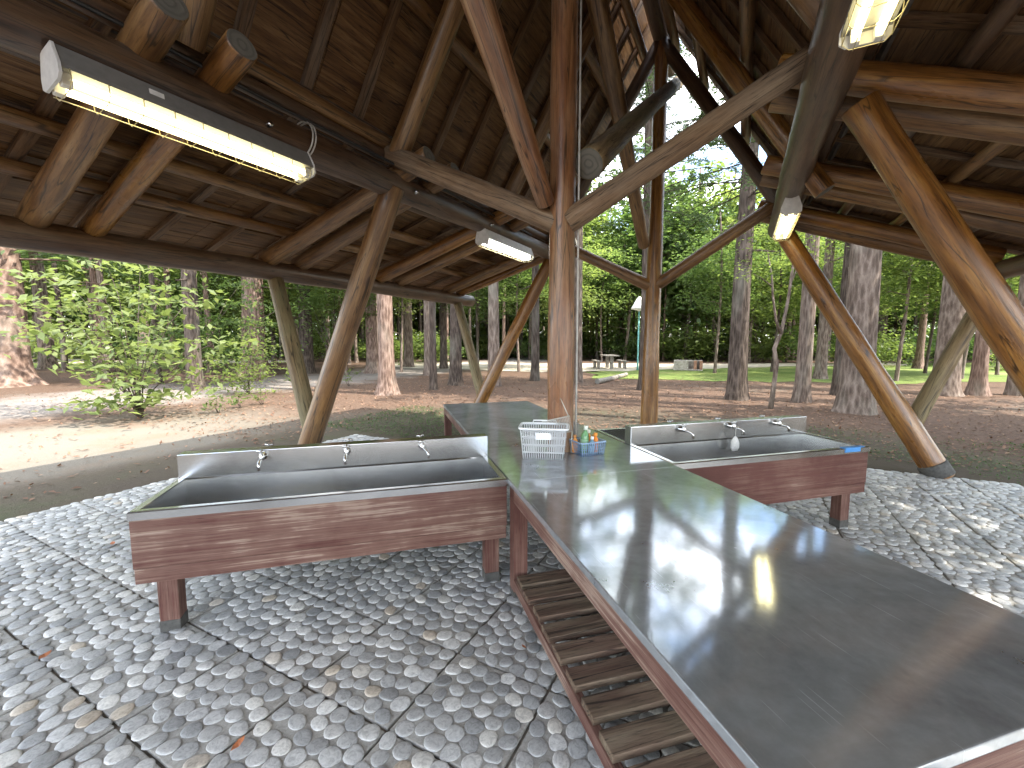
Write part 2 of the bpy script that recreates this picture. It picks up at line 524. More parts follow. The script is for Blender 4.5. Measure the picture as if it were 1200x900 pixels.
def mat_ground():
    m = NT('forest_floor')
    g = m.n('ShaderNodeNewGeometry'); P = g.outputs['Position']
    big = m.noise(P, 0.16, 5, 0.6)
    mid = m.noise(P, 0.9, 5, 0.65)
    fine = m.noise(P, 14, 5, 0.7)
    grit = m.noise(P, 70, 3, 0.7)
    needles = m.ramp(fine, [(0.25, (0.042, 0.028, 0.020)), (0.5, (0.105, 0.066, 0.045)), (0.75, (0.185, 0.125, 0.090))])
    soil = m.ramp(fine, [(0.3, (0.075, 0.06, 0.045)), (0.7, (0.16, 0.13, 0.10))])
    base = m.mix(m.ramp(m.math('ADD', m.math('MULTIPLY', big, .5), m.math('MULTIPLY', mid, .5)), [(0.53, 0.0), (0.64, 0.8)]), needles, soil)
    sand = m.ramp(grit, [(0.3, (0.130, 0.113, 0.088)), (0.7, (0.235, 0.21, 0.17))])
    sand = m.mix(m.ramp(mid, [(0.5, 0.0), (0.66, 0.55)]), sand, (0.22, 0.135, 0.09))
    # the sandy yard left of the shelter, in shelter coordinates
    mp = m.n('ShaderNodeMapping', vector_type='POINT'); mp.inputs['Rotation'].default_value = (0, 0, AS)
    m.ln(P, mp.inputs['Vector'])
    sp = m.n('ShaderNodeSeparateXYZ'); m.ln(mp.outputs[0], sp.inputs[0])
    wob = m.math('MULTIPLY', m.math('SUBTRACT', m.noise(P, 0.5, 4, 0.6), 0.5), 5.0)
    t_ = m.math('ADD', sp.outputs['X'], wob); s_ = m.math('ADD', sp.outputs['Y'], wob)

    def smooth(val, a, b):
        r = m.n('ShaderNodeMapRange'); r.interpolation_type = 'SMOOTHSTEP'; m.ln(val, r.inputs['Value'])
        r.inputs['From Min'].default_value = a; r.inputs['From Max'].default_value = b
        return r.outputs[0]
    yard = m.math('MULTIPLY', smooth(t_, -12.5, -10.0), m.math('SUBTRACT', 1.0, smooth(sp.outputs['X'], -7.35, -6.6)))  # sand ends at the eave's shadow edge; the shadow band is coloured darker
    yard = m.math('MULTIPLY', yard, m.math('SUBTRACT', 1.0, smooth(s_, 3.5, 7.5)))
    col = m.mix(yard, base, sand)
    # trodden grey path beyond the yard
    path = m.math('MULTIPLY', smooth(t_, -19.0, -17.0), m.math('SUBTRACT', 1.0, smooth(t_, -14.0, -12.0)))
    grey = m.ramp(grit, [(0.3, (0.17, 0.15, 0.13)), (0.7, (0.30, 0.27, 0.24))])
    col = m.mix(m.math('MULTIPLY', path, 0.8), col, grey)
    # dark mossy soil round the paving; its left band also paints the eave's shade
    ctr = m.n('ShaderNodeVectorMath', operation='DISTANCE'); m.ln(P, ctr.inputs[0]); ctr.inputs[1].default_value = tuple(S(3.0, -1.3, 0))
    ring = m.math('SUBTRACT', 1.0, smooth(m.math('ADD', ctr.outputs['Value'], m.math('MULTIPLY', wob, 0.4)), 6.0, 8.2))
    ring = m.math('MULTIPLY', ring, m.math('SUBTRACT', 1.0, m.math('MULTIPLY', yard, 0.75)))
    moss = m.ramp(mid, [(0.38, (0.080, 0.066, 0.050)), (0.55, (0.088, 0.076, 0.052)), (0.68, (0.070, 0.078, 0.040))])
    col = m.mix(m.math('MULTIPLY', ring, 0.9), col, moss)
    h = m.math('ADD', m.math('MULTIPLY', fine, 0.7), m.math('MULTIPLY', grit, 0.35))
    return m.pbr(col, 0.95, normal=m.bump(h, 0.8, 0.03), spec=0.15)


M_GROUND = mat_ground()


def mat_lawn():
    m = NT('lawn_grass')
    g = m.n('ShaderNodeNewGeometry'); P = g.outputs['Position']
    a = m.noise(P, 0.5, 4, 0.6); b = m.noise(P, 25, 4, 0.7)
    col = m.ramp(a, [(0.35, (0.10, 0.15, 0.035)), (0.55, (0.16, 0.20, 0.05)), (0.7, (0.24, 0.22, 0.10))])
    col = m.mix(1.0, col, m.ramp(b, [(0.3, 0.6), (0.7, 1.3)]), 'MULTIPLY')
    return m.pbr(col, 0.9, normal=m.bump(b, 0.8, 0.04), spec=0.2)


def mat_sand():
    m = NT('pale_sand')
    g = m.n('ShaderNodeNewGeometry'); P = g.outputs['Position']
    a = m.noise(P, 0.7, 4, 0.6); b = m.noise(P, 50, 4, 0.7)
    col = m.ramp(a, [(0.35, (0.30, 0.255, 0.19)), (0.65, (0.46, 0.41, 0.325))])
    col = m.mix(1.0, col, m.ramp(b, [(0.3, 0.75), (0.7, 1.2)]), 'MULTIPLY')
    return m.pbr(col, 0.95, normal=m.bump(b, 0.5, 0.02), spec=0.15)


M_LAWN, M_SAND = mat_lawn(), mat_sand()


def mat_bark(name, dark, light):
    m = NT(name)
    v = m.coord((11, 11, 2.4))
    vo = m.n('ShaderNodeTexVoronoi'); m.ln(v, vo.inputs['Vector']); vo.inputs['Scale'].default_value = 1.5
    n1 = m.noise(v, 4, 6, 0.7, 0.8)
    n2 = m.noise(m.coord((1, 1, 0.5)), 1.2, 4)
    f = m.math('ADD', m.math('MULTIPLY', vo.outputs['Distance'], 0.5), m.math('MULTIPLY', n1, 0.6))
    col = m.ramp(f, [(0.28, tuple(x * .45 for x in dark)), (0.5, dark), (0.8, light)])
    col = m.mix(m.ramp(n2, [(0.55, 0.0), (0.75, 0.5)]), col, (0.24, 0.23, 0.185))
    return m.pbr(col, 0.9, normal=m.bump(f, 0.9, 0.03), spec=0.15)


M_BARK = mat_bark('grey_brown_bark', (0.125, 0.092, 0.072), (0.27, 0.215, 0.175))
M_BARK_R = mat_bark('reddish_bark', (0.135, 0.088, 0.066), (0.30, 0.215, 0.17))
M_BARK_D = mat_bark('dark_bark', (0.06, 0.045, 0.035), (0.14, 0.11, 0.09))


def mat_leaf(name, c0, c1, c2, trans=0.45, rough=0.5):
    m = NT(name)
    g = m.n('ShaderNodeNewGeometry')
    oi = m.n('ShaderNodeObjectInfo')
    f = m.math('ADD', m.math('MULTIPLY', g.outputs['Random Per Island'], 0.6), m.math('MULTIPLY', oi.outputs['Random'], 0.4))
    col = m.ramp(f, [(0.1, c0), (0.5, c1), (0.95, c2)])
    d = m.n('ShaderNodeBsdfPrincipled'); m.ln(col, d.inputs['Base Color']); d.inputs['Roughness'].default_value = rough; d.inputs['Specular IOR Level'].default_value = 0.35
    t = m.n('ShaderNodeBsdfTranslucent'); tcol = m.mix(1.0, col, (1.42, 1.45, 0.85), 'MULTIPLY'); m.ln(tcol, t.inputs['Color'])
    mx = m.n('ShaderNodeMixShader'); mx.inputs[0].default_value = trans
    m.ln(d.outputs[0], mx.inputs[1]); m.ln(t.outputs[0], mx.inputs[2]); m.ln(mx.outputs[0], m.out.inputs['Surface'])
    return m.m


M_LEAF = mat_leaf('broad_leaves', (0.062, 0.105, 0.036), (0.105, 0.155, 0.056), (0.155, 0.205, 0.082), 0.64)
M_LEAF_Y = mat_leaf('bright_leaves', (0.085, 0.125, 0.040), (0.135, 0.175, 0.058), (0.19, 0.225, 0.085), 0.66)
M_LEAF_D = mat_leaf('deep_green_leaves', (0.045, 0.082, 0.034), (0.078, 0.125, 0.052), (0.115, 0.168, 0.072), 0.55)
M_NEEDLE = mat_leaf('conifer_needles', (0.045, 0.078, 0.036), (0.075, 0.118, 0.052), (0.11, 0.155, 0.07), 0.55)
M_BIGLEAF = mat_leaf('large_shrub_leaves', (0.09, 0.13, 0.042), (0.14, 0.18, 0.064), (0.20, 0.235, 0.095), 0.48, 0.35)

# ------------------------------------------------------------------ the setting: ground, lawn, sand
me = from_arrays('ground', [(-400, -400, 0), (400, -400, 0), (400, 400, 0), (-400, 400, 0)], [(0, 1, 2, 3)])
tag(link('ground', me, None, M_GROUND), 'brown forest floor of needle litter and bare soil', kind='structure')


def blob(name, pts, z, mat, label, n=10, amp=0.5):
    P = [Vector((*p, 0)) for p in pts]
    out = []
    for i, p in enumerate(P):
        q = P[(i + 1) % len(P)]
        for k in range(n):
            a = p.lerp(q, k / n)
            out.append((a.x + rnd.uniform(-amp, amp), a.y + rnd.uniform(-amp, amp), z))
    bm = bmesh.new()
    bm.faces.new([bm.verts.new(p) for p in out])
    bmesh.ops.triangulate(bm, faces=bm.faces[:])
    me = bm_mesh(name, bm)
    if me.polygons[0].normal.z < 0: me.flip_normals()
    return tag(link(name, me, None, mat), label, kind='structure')


blob('lawn', [(3.5, 18.5), (13, 16), (24, 17.5), (38, 19), (44, 30), (30, 31), (12, 27), (5, 25.5)], 0.008, M_LAWN, 'sunlit green lawn in the clearing')
blob('lawn', [(-44, 27), (-30, 25.5), (-19, 23.5), (-20, 31), (-36, 36)], 0.008, M_LAWN, 'strip of grass past the left trees')
blob('sand_path', [(-9, 26.5), (1.5, 21.5), (5, 22.3), (12, 25), (26, 28), (27, 31), (11, 29.5), (3, 30), (-8, 32)], 0.016, M_SAND, 'pale sand path crossing the clearing')
blob('sand_path', [(-50, 33), (-34, 30), (-17, 30.5), (-16, 34), (-36, 37)], 0.016, M_SAND, 'pale sand path beyond the left trees')

# ------------------------------------------------------------------ pavement of pebble slabs
SP = 0.495
pav = thing('pavement', None, None, S(S0, T0, 0), (0, 0, -AS))
pav['kind'] = 'structure'; pav['label'] = 'pavement of square slabs set with river pebbles'
s_lines = [0.70 + SP * k for k in range(-4, 13)]
t_lines = [-1.19 + SP * k for k in range(-9, 9)]
cut = lambda s, t: (s > 4.9 and t < -3.7) or (s > 5.4 and t < -3.2) or (s + t > 9.0)
slab_me = None
PEB = []           # x, y, a, b, rot, height, tint in the pavement's frame
prng = random.Random(3)


def relax(n):
    pts = []
    tries = 0
    while len(pts) < n and tries < 4000:
        tries += 1
        p = (prng.uniform(0.037, SP - 0.037), prng.uniform(0.037, SP - 0.037))
        if all((p[0] - q[0]) ** 2 + (p[1] - q[1]) ** 2 > 0.061 ** 2 for q in pts): pts.append(p)
    A = np.array(pts)
    for _ in range(14):
        D = A[:, None] - A[None]
        d = np.sqrt((D ** 2).sum(2)) + np.eye(len(A))
        f = np.clip(0.083 - d, 0, None) / 0.083
        np.fill_diagonal(f, 0)
        A = A + (D / d[..., None] * f[..., None]).sum(1) * 0.02
        A = np.clip(A, 0.037, SP - 0.037)
    return A


LAY = [relax(44) for _ in range(9)]
for si in s_lines[:-1]:
    for ti in t_lines[:-1]:
        if cut(si, ti): continue
        w = SP / 2 - 0.0065
        if slab_me is None:
            bm = bmesh.new(); add_box(bm, -w, w, -w, w, -0.06, 0.0, 0.005)
            slab_me = bm_mesh('paving_slab', bm); slab_me.materials.append(M_MORTAR)
        o = link('paving_slab', slab_me, pav)
        o.location = (ti + SP / 2 - T0, si + SP / 2 - S0, 0.034 + prng.uniform(-0.003, 0.003))
        A = LAY[prng.randrange(9)]
        k = prng.randrange(4)
        th = prng.uniform(-0.5, 0.5) + prng.choice((0.3, 1.7))
        D = np.sqrt(((A[:, None] - A[None]) ** 2).sum(2)) + np.eye(len(A))
        nn = D.min(1)
        for (px, py), dn in zip(A, nn):
            x, y = px - SP / 2, py - SP / 2
            for _ in range(k): x, y = -y, x
            a = min(0.045, dn * 0.55) * prng.uniform(0.93, 1.04)
            b = a * prng.uniform(0.78, 0.98)
            PEB.append((o.location.x + x, o.location.y + y, a, b, th + prng.gauss(0, 0.5), prng.uniform(0.005, 0.0085), prng.random(), o.location.z))


def pebble_arrays(seg, rings):
    prof = [(1.0, -0.25), (0.99, 0.25), (0.92, 0.62), (0.74, 0.87), (0.4, 0.98)]
    V, Fc = [], []
    for r, z in prof:
        for k in range(seg):
            V.append((r * math.cos(2 * math.pi * k / seg), r * math.sin(2 * math.pi * k / seg), z))
    V.append((0, 0, 1.0))
    for i in range(len(prof) - 1):
        for k in range(seg):
            a, b = i * seg + k, i * seg + (k + 1) % seg
            Fc.append((a, b, b + seg)); Fc.append((a, b + seg, a + seg))
    t = len(V) - 1; o = (len(prof) - 1) * seg
    for k in range(seg): Fc.append((o + k, o + (k + 1) % seg, t))
    return np.array(V), np.array(Fc)


def bed():
    bm = bmesh.new()
    for si in s_lines[:-1]:
        for ti in t_lines[:-1]:
            if cut(si, ti): continue
            x0, y0 = ti - T0, si - S0
            bm.faces.new([bm.verts.new(q) for q in ((x0, y0, 0.022), (x0 + SP, y0, 0.022), (x0 + SP, y0 + SP, 0.022), (x0, y0 + SP, 0.022))])
    bmesh.ops.remove_doubles(bm, verts=bm.verts[:], dist=0.001)
    return link('joint_bed', bm_mesh('joint_bed', bm), pav, M_JOINT)


M_JOINT = mat_plain('joint_sand', (0.17, 0.145, 0.115), 0.95, var=0.4, scale=25, bump=0.4)
bed()
def key(p):
    # nearest pebbles that the camera sees: left foreground
    wx = S(p[1] + S0, p[0] + T0)
    ang = math.degrees(math.atan2(wx.x, wx.y))
    vis = -50 < ang < 14 and wx.y > 1.0 and wx.y * 0.9 > 1.3 - 0.1
    return (0 if vis else 1, wx.y)
PEB.sort(key=key)
pv, pf = pebble_arrays(14, 5)
variants = []
for i in range(8):
    jit = 1 + 0.05 * np.sin(np.arctan2(pv[:, 1], pv[:, 0]) * prng.choice((2, 3)) + prng.uniform(0, 6)) + 0.02 * np.sin(np.arctan2(pv[:, 1], pv[:, 0]) * 4 + prng.uniform(0, 6))
    vv = pv.copy(); vv[:, 0] *= jit; vv[:, 1] *= jit
    m_ = from_arrays('pebble', vv * np.array((0.036, 0.036, 0.036)), pf, True); m_.materials.append(M_PEB); variants.append((m_, vv))
for p in PEB[:298]:
    o = link('pebble', variants[prng.randrange(8)][0], pav)
    o.location = (p[0], p[1], p[7] + 0.001)
    o.rotation_euler = (prng.uniform(-.08, .08), prng.uniform(-.08, .08), p[4])
    o.scale = (p[2] / 0.036, p[3] / 0.036, p[5] / 0.036)
AV, AF, AT = [], [], []
off = 0
for p in PEB[298:]:
    vv = variants[prng.randrange(8)][1]
    x = vv[:, 0] * p[2]; y = vv[:, 1] * p[3]
    c, s_ = math.cos(p[4]), math.sin(p[4])
    AV.append(np.stack([p[0] + x * c - y * s_, p[1] + x * s_ + y * c, p[7] + 0.001 + vv[:, 2] * p[5]], 1))
    AF.append(pf + off); off += len(vv)
    AT.append(np.full(len(vv), p[6]))
me = from_arrays('pebbles', np.concatenate(AV), np.concatenate(AF), True)
at = me.attributes.new('tint', 'FLOAT', 'POINT'); at.data.foreach_set('value', np.concatenate(AT).astype(np.float32))
o = link('pebbles', me, pav, M_PEBS); o['kind'] = 'stuff'

# ------------------------------------------------------------------ the log shelter
sh = thing('log_shelter', 'open log shelter with a steep board roof and low side eaves', 'shelter', S(S0, T0, 0), (0, 0, -AS))


def log(name, a, b, r0, r1, mat, parent=None, seg=20, bend=0.012, label=None):
    a, b = Vector(a), Vector(b)
    d = b - a; ln = d.length
    n = max(4, int(ln / 0.22))
    V, Fc = [], []
    ph = [rnd.uniform(0, 6.28) for _ in range(6)]
    for i in range(n + 1):
        f = i / n
        z = ln * f
        r = r0 + (r1 - r0) * f
        bx = bend * ln * 0.5 * math.sin(math.pi * f) * math.cos(ph[0]); by = bend * ln * 0.5 * math.sin(math.pi * f) * math.sin(ph[0])
        rr = r * (1 + 0.022 * math.sin(z * 3.1 + ph[1]) + 0.02 * math.sin(z * 7.3 + ph[2]) + rnd.uniform(-.008, .008))
        for k in range(seg):
            th = 2 * math.pi * k / seg
            q = rr * (1 + 0.022 * math.sin(2 * th + ph[3] + z) + 0.014 * math.sin(3 * th + ph[4] - z * 1.7))
            V.append((bx + q * math.cos(th), by + q * math.sin(th), z))
    Fq = []
    for i in range(n):
        for k in range(seg):
            Fq.append((i * seg + k, i * seg + (k + 1) % seg, (i + 1) * seg + (k + 1) % seg, (i + 1) * seg + k))
    # rounded edge and end caps
    bm = bmesh.new()
    vs = [bm.verts.new(v) for v in V]
    for q in Fq:
        f = bm.faces.new([vs[i] for i in q]); f.smooth = True
    for base, sgn in ((0, -1), (n * seg, 1)):
        z0 = 0 if sgn < 0 else ln
        ring = []
        for k in range(seg):
            v = V[base + k]
            ring.append(bm.verts.new((v[0] * 0.94, v[1] * 0.94, z0 + sgn * 0.006)))
        for k in range(seg):
            idx = [vs[base + k], vs[base + (k + 1) % seg], ring[(k + 1) % seg], ring[k]]
            bm.faces.new(idx if sgn > 0 else idx[::-1])
        f = bm.faces.new(ring if sgn > 0 else ring[::-1]); f.material_index = 1
    me = bm_mesh(name, bm)
    o = link(name, me, parent or sh, [mat, M_END])
    o.location = a
    o.rotation_euler = (d.to_track_quat('Z', 'Y').to_euler()) if d.normalized().z > -0.999 else (math.pi, 0, 0)
    if label: o['label'] = label
    return o


ZR = 5.82
PL, PR = -2.87, 0.42             # the two plates across
ZL, ZRT = 3.03, 3.20
EL, ER, ZE = -4.91, 2.53, 2.39   # eave logs
F0, F1, F2 = -0.62, 3.14, 6.9    # the three frames
SA, SB = -2.4, 7.5
# posts
log('post', L(F1, T0, 0.0), L(F1 + 0.02, T0 + 0.0, ZR), 0.105, 0.090, M_LOG_POST, seg=26, bend=0.004, label='red brown middle post rising through the table')
log('post', L(F2, T0, 0.0), L(F2, T0 + 0.02, ZR), 0.125, 0.09, M_LOG_HONEY, seg=22, bend=0.005)
log('post', L(F0, T0, 0.0), L(F0, T0, ZR), 0.12, 0.095, M_LOG_BROWN)
# plates
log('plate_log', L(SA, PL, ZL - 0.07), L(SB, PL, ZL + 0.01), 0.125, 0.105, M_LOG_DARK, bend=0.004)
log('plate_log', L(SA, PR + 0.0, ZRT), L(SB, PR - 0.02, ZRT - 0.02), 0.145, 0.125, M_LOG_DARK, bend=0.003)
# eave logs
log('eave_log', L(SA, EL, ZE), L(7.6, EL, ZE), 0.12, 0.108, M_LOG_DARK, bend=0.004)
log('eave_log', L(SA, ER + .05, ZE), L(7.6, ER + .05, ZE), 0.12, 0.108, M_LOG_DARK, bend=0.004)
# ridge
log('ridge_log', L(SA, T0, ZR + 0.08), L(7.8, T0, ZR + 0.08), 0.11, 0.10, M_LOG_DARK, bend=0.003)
# tie braces from the posts up to the plates
for s_, z0 in ((F1, 2.47), (F2, 2.41), (F0, 2.45)):
    far = s_ > 5
    mt = M_LOG_BROWN if far else M_LOG_PALE
    log('tie_brace', L(s_, T0 - 0.04, z0), L(s_ + 0.0, PL - 0.02, ZL + 0.235), 0.088, 0.080, mt, bend=0.006)
    log('tie_brace', L(s_, T0 + 0.04, z0), L(s_ + (0.36 if s_ == F1 else 0.0), PR - 0.06, ZRT + 0.20), 0.086, 0.082, mt, bend=0.006)
# struts in a V from the ground up to plate and eave
M_DARKSTONE = mat_plain('dark_footing', (0.07, 0.068, 0.062), 0.85, var=0.35, scale=30, bump=0.3)


def strut(sb, s_, side, tb_, r, mat, m2):
    if side < 0:
        top, eave = (PL + 0.02, ZL - 0.05), (EL, ZE - 0.06)
    else:
        top, eave = (PR + (0.16 if sb < 5 else 0.0), ZRT - 0.16), (ER + 0.05, ZE - 0.06)
    a = L(sb, tb_, 0.02); b = L(s_, top[0], top[1])
    log('strut', a, b, r, r * 0.88, mat, seg=24, bend=0.006)
    p = a.lerp(b, 0.17)
    log('eave_strut', p + Vector((0, 0.06, 0.0)), L(s_ + 0.22, eave[0], eave[1]), 0.088, 0.084, m2, seg=18)
    bm = bmesh.new()
    add_lathe(bm, [(0.0, -0.05), (r + 0.02, -0.05), (r + 0.016, 0.09), (r + 0.010, 0.105), (r, 0.105)], 20)
    o = link('footing', bm_mesh('footing', bm), sh, M_DARKSTONE)
    o.location = a + (b - a) * 0.02
    o.rotation_euler = (b - a).to_track_quat('Z', 'Y').to_euler()


strut(2.97, F1, -1, -4.18, 0.112, M_LOG_BROWN, M_LOG_GREEN)
strut(6.45, F2, -1, -4.26, 0.112, M_LOG_HONEY, M_LOG_GREEN)
strut(6.64, F2, 1, 2.12, 0.128, M_LOG_HONEY, M_LOG_GREEN)
strut(4.0, F1 + .36, 1, 2.45, 0.114, M_LOG_HONEY, M_LOG_BROWN)
# principal rafters of the steep roof
for s_ in (F0, 1.46, F1 + .02, 5.10, F2):
    far = s_ == F2
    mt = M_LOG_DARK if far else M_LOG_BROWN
    r = 0.10 if far else 0.094
    log('rafter_log', L(s_, PL + 0.06, ZL + 0.21), L(s_, T0 - 0.02, ZR), r, r * .9, mt, bend=0.004)
    e_ = 0.46 if s_ == 5.10 else 0.0
    log('rafter_log', L(s_, PR - 0.04 + .545 * e_, ZRT + 0.17 - .839 * e_), L(s_, T0 + 0.02, ZR), r, r * .9, M_LOG_HONEY if e_ else mt, bend=0.004)
# braces in the ridge plane
log('ridge_brace', L(F1 - .10, T0 - 0.10, 2.6), L(-0.2, T0 - 0.12, 5.35), 0.070, 0.108, M_LOG_POST, bend=0.006)
log('ridge_brace', L(F2 - .10, T0 - 0.13, 3.0), L(3.55, T0 - 0.13, 5.25), 0.080, 0.105, M_LOG_BROWN, bend=0.006)
log('ridge_brace', L(F1 + .12, T0 + 0.15, 2.90), L(8.2, T0 + 0.16, 5.96), 0.110, 0.09, M_LOG_GREEN, bend=0.004, label='grey log sloping up from the middle post to the gable')
# cross logs over plate and eave (in pairs)
CR = (-2.1, -0.5, 1.25, 1.60, 3.24, 3.65, 4.98, 5.4, 6.75, 7.15)
for i, s_ in enumerate(CR):
    r = 0.086 + 0.008 * rnd.random()
    mt = M_LOG_BROWN if i % 3 else M_LOG_HONEY
    log('cross_log', L(s_, -2.52, 3.22), L(s_ + (.12 if s_ < 2 else .02), EL + 0.0, ZE + 0.13), r * .95, r, mt, seg=20)
for i, s_ in enumerate((-2.1, -0.4, 1.5, 1.9, 3.60, 4.00, 5.40, 5.80, 7.0, 7.4)):
    r = 0.095 + 0.008 * rnd.random()
    log('cross_log', L(s_, 0.14, 3.41), L(s_ + .02, ER + 0.02, ZE + 0.14), r * .95, r, M_LOG_HONEY if i % 2 == 0 else M_LOG_BROWN, seg=20)

# layered roof planes: purlins, battens, boards, covering
batten_cache, board_cache = {}, {}


def plank(name, length, w, t, mat, cache):
    k = (round(length, 2), round(w, 3), name)
    if k not in cache:
        bm = bmesh.new(); add_box(bm, -length / 2, length / 2, -w / 2, w / 2, -t / 2, t / 2, 0.003)
        cache[k] = bm_mesh(name, bm); cache[k].materials.append(mat)
    return cache[k]


def roof_plane(p_low, p_high, side, purl, o_purl, o_bat, o_board, s0, s1, w_board, r_purl, over_low, bat_step, over_high=0.0, _x=0.0, fascia=False):
    """p_low, p_high: (t, z) of the supporting axis line; offsets are measured along the outward normal."""
    lo, hi = Vector(p_low), Vector(p_high)
    d = (hi - lo); ln = d.length; d /= ln
    nrm = Vector((-d.y, d.x))
    if nrm.y < 0: nrm = -nrm
    def at(a, off): return lo + d * a + nrm * off
    for a in purl:
        q = at(a, o_purl)
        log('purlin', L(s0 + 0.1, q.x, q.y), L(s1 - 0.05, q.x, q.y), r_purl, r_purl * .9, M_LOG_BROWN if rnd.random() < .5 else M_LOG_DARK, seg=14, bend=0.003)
    ang = math.atan2(d.y, d.x)
    full = ln + over_low + over_high
    mid = (ln + over_high - over_low) / 2
    s_ = s0 + 0.25
    X = Vector((d.x, 0, d.y)); Z = Vector((nrm.x, 0, nrm.y)); Y = Z.cross(X)
    Mx = Matrix((X, Y, Z)).transposed()
    while s_ < s1 - 0.05:
        q = at(mid, o_bat)
        o = link('batten', plank('batten', full, 0.075, 0.05, M_BATTEN, batten_cache), sh)
        o.location = L(s_, q.x, q.y); o.rotation_euler = Mx.to_euler()
        s_ += bat_step
    # boards run along the ridge direction
    nb = int(full / w_board)
    X2 = Vector((0, 1, 0)); Z2 = Z; Y2 = Z2.cross(X2)
    Mb = Matrix((X2, Y2, Z2)).transposed()
    nper = 4
    blen = (s1 - s0) / nper
    for i in range(nb):
        a = -over_low + (i + .5) * full / nb
        sh_ = rnd.uniform(-.0, .0)
        for j in range(nper):
            q = at(a, o_board + rnd.uniform(-.0015, .0015) + (0.006 if i % 2 else 0))
            o = link('roof_board', plank('roof_board', blen - 0.004, full / nb + 0.006, 0.016, M_BOARD, board_cache), sh)
            o.location = L(s0 + (j + .5) * blen, q.x, q.y + rnd.uniform(-.002, .002))
            o.rotation_euler = (Mb @ Matrix.Rotation(rnd.uniform(-.012, .012), 3, 'X')).to_euler()
    if fascia:
        q = at(-over_low - 0.005, o_bat)
        bm = bmesh.new(); add_box(bm, -0.014, 0.014, -(s1 - s0) / 2, (s1 - s0) / 2, -0.10, 0.06, 0.003)
        o = link('fascia_board', bm_mesh('fascia_board', bm), sh, M_BATTEN_Y); o.location = L((s0 + s1) / 2, q.x, q.y - 0.02)
    q0, q1 = at(-over_low - 0.02, o_board + 0.05), at(ln + over_high, o_board + 0.05)
    bm = bmesh.new()
    add_box(bm, -(full + .02) / 2, (full + .02) / 2, -(s1 - s0) / 2 - 0.03, (s1 - s0) / 2 + 0.03, -0.02, 0.02, 0.004)
    o = link('roof_covering', bm_mesh('roof_covering', bm), sh, M_COVER)
    qc = (q0 + q1) / 2
    o.location = L((s0 + s1) / 2, qc.x, qc.y); o.rotation_euler = Mx.to_euler()


M_COVER = mat_plain('bark_shingles', (0.10, 0.08, 0.065), 0.9, var=0.4, scale=8, bump=0.5)
UP = (0.06, 1.08, 2.1, 2.85)
roof_plane((PL + 0.06, ZL + 0.21), (T0, ZR), -1, UP, 0.165, 0.25, 0.287, SA, 7.28, 0.175, 0.067, 0.12, 0.50, 0.15)
roof_plane((PR - 0.04, ZRT + 0.17), (T0, ZR), 1, UP, 0.165, 0.25, 0.287, SA, 7.28, 0.175, 0.067, 0.12, 0.50, 0.15)
roof_plane((EL, ZE + 0.13), (PL, 3.13), -1, (0.43, 1.02, 1.6, 2.12), 0.145, 0.22, 0.252, SA, 7.7, 0.16, 0.058, 0.70, 0.56, 0.05, 0.0, True)
roof_plane((ER, ZE + 0.14), (PR, 3.33), 1, (0.43, 1.02, 1.6, 2.12), 0.145, 0.22, 0.252, SA, 7.7, 0.16, 0.058, 0.70, 0.56, 0.05, 0.0, True)

# conduit up the middle post, cable loops on the left plate
bm = bmesh.new(); add_tube(bm, [L(F1 + .05, T0 + 0.105, 0.8), L(F1 + .05, T0 + 0.102, 2.3), L(F1 + .05, T0 + 0.095, 4.8)], 0.008, 8)
link('conduit', bm_mesh('conduit', bm), sh, M_CABLE)
for s_ in (2.22, 2.245):
    bm = bmesh.new()
    add_tube(bm, [L(s_ + 0.01 * math.sin(a), PL + 0.128 * math.cos(a), ZL + 0.128 * math.sin(a)) for a in [R(-75 + 15 * k) for k in range(17)]], 0.006, 6)
    link('cable', bm_mesh('cable', bm), sh, M_CABLE)
bm = bmesh.new(); add_tube(bm, [L(-2, PL + .06, ZL + .13), L(0.5, PL + .07, ZL + .13), L(1.3, PL + .08, ZL + .125), L(2.05, PL + .06, ZL + .125), L(3.0, PL + .08, ZL + .12), L(6, PL + .06, ZL + .115)], 0.012, 6)
link('cable', bm_mesh('cable', bm), sh, M_DARKMETAL)
# bolt heads
for (s_, t_, z_) in ((1.9, PL + 0.12, ZL - 0.05), (3.35, PL + 0.11, ZL - 0.05), (4.75, PL + 0.11, ZL - 0.03)):
    bm = bmesh.new(); add_lathe(bm, [(0, 0.022), (0.014, 0.02), (0.018, 0.006), (0.02, -0.01)], 10, Matrix.Rotation(R(90), 4, 'Y'))
    o = link('bolt', bm_mesh('bolt', bm), sh, M_CHROME); o.location = L(s_, t_, z_)


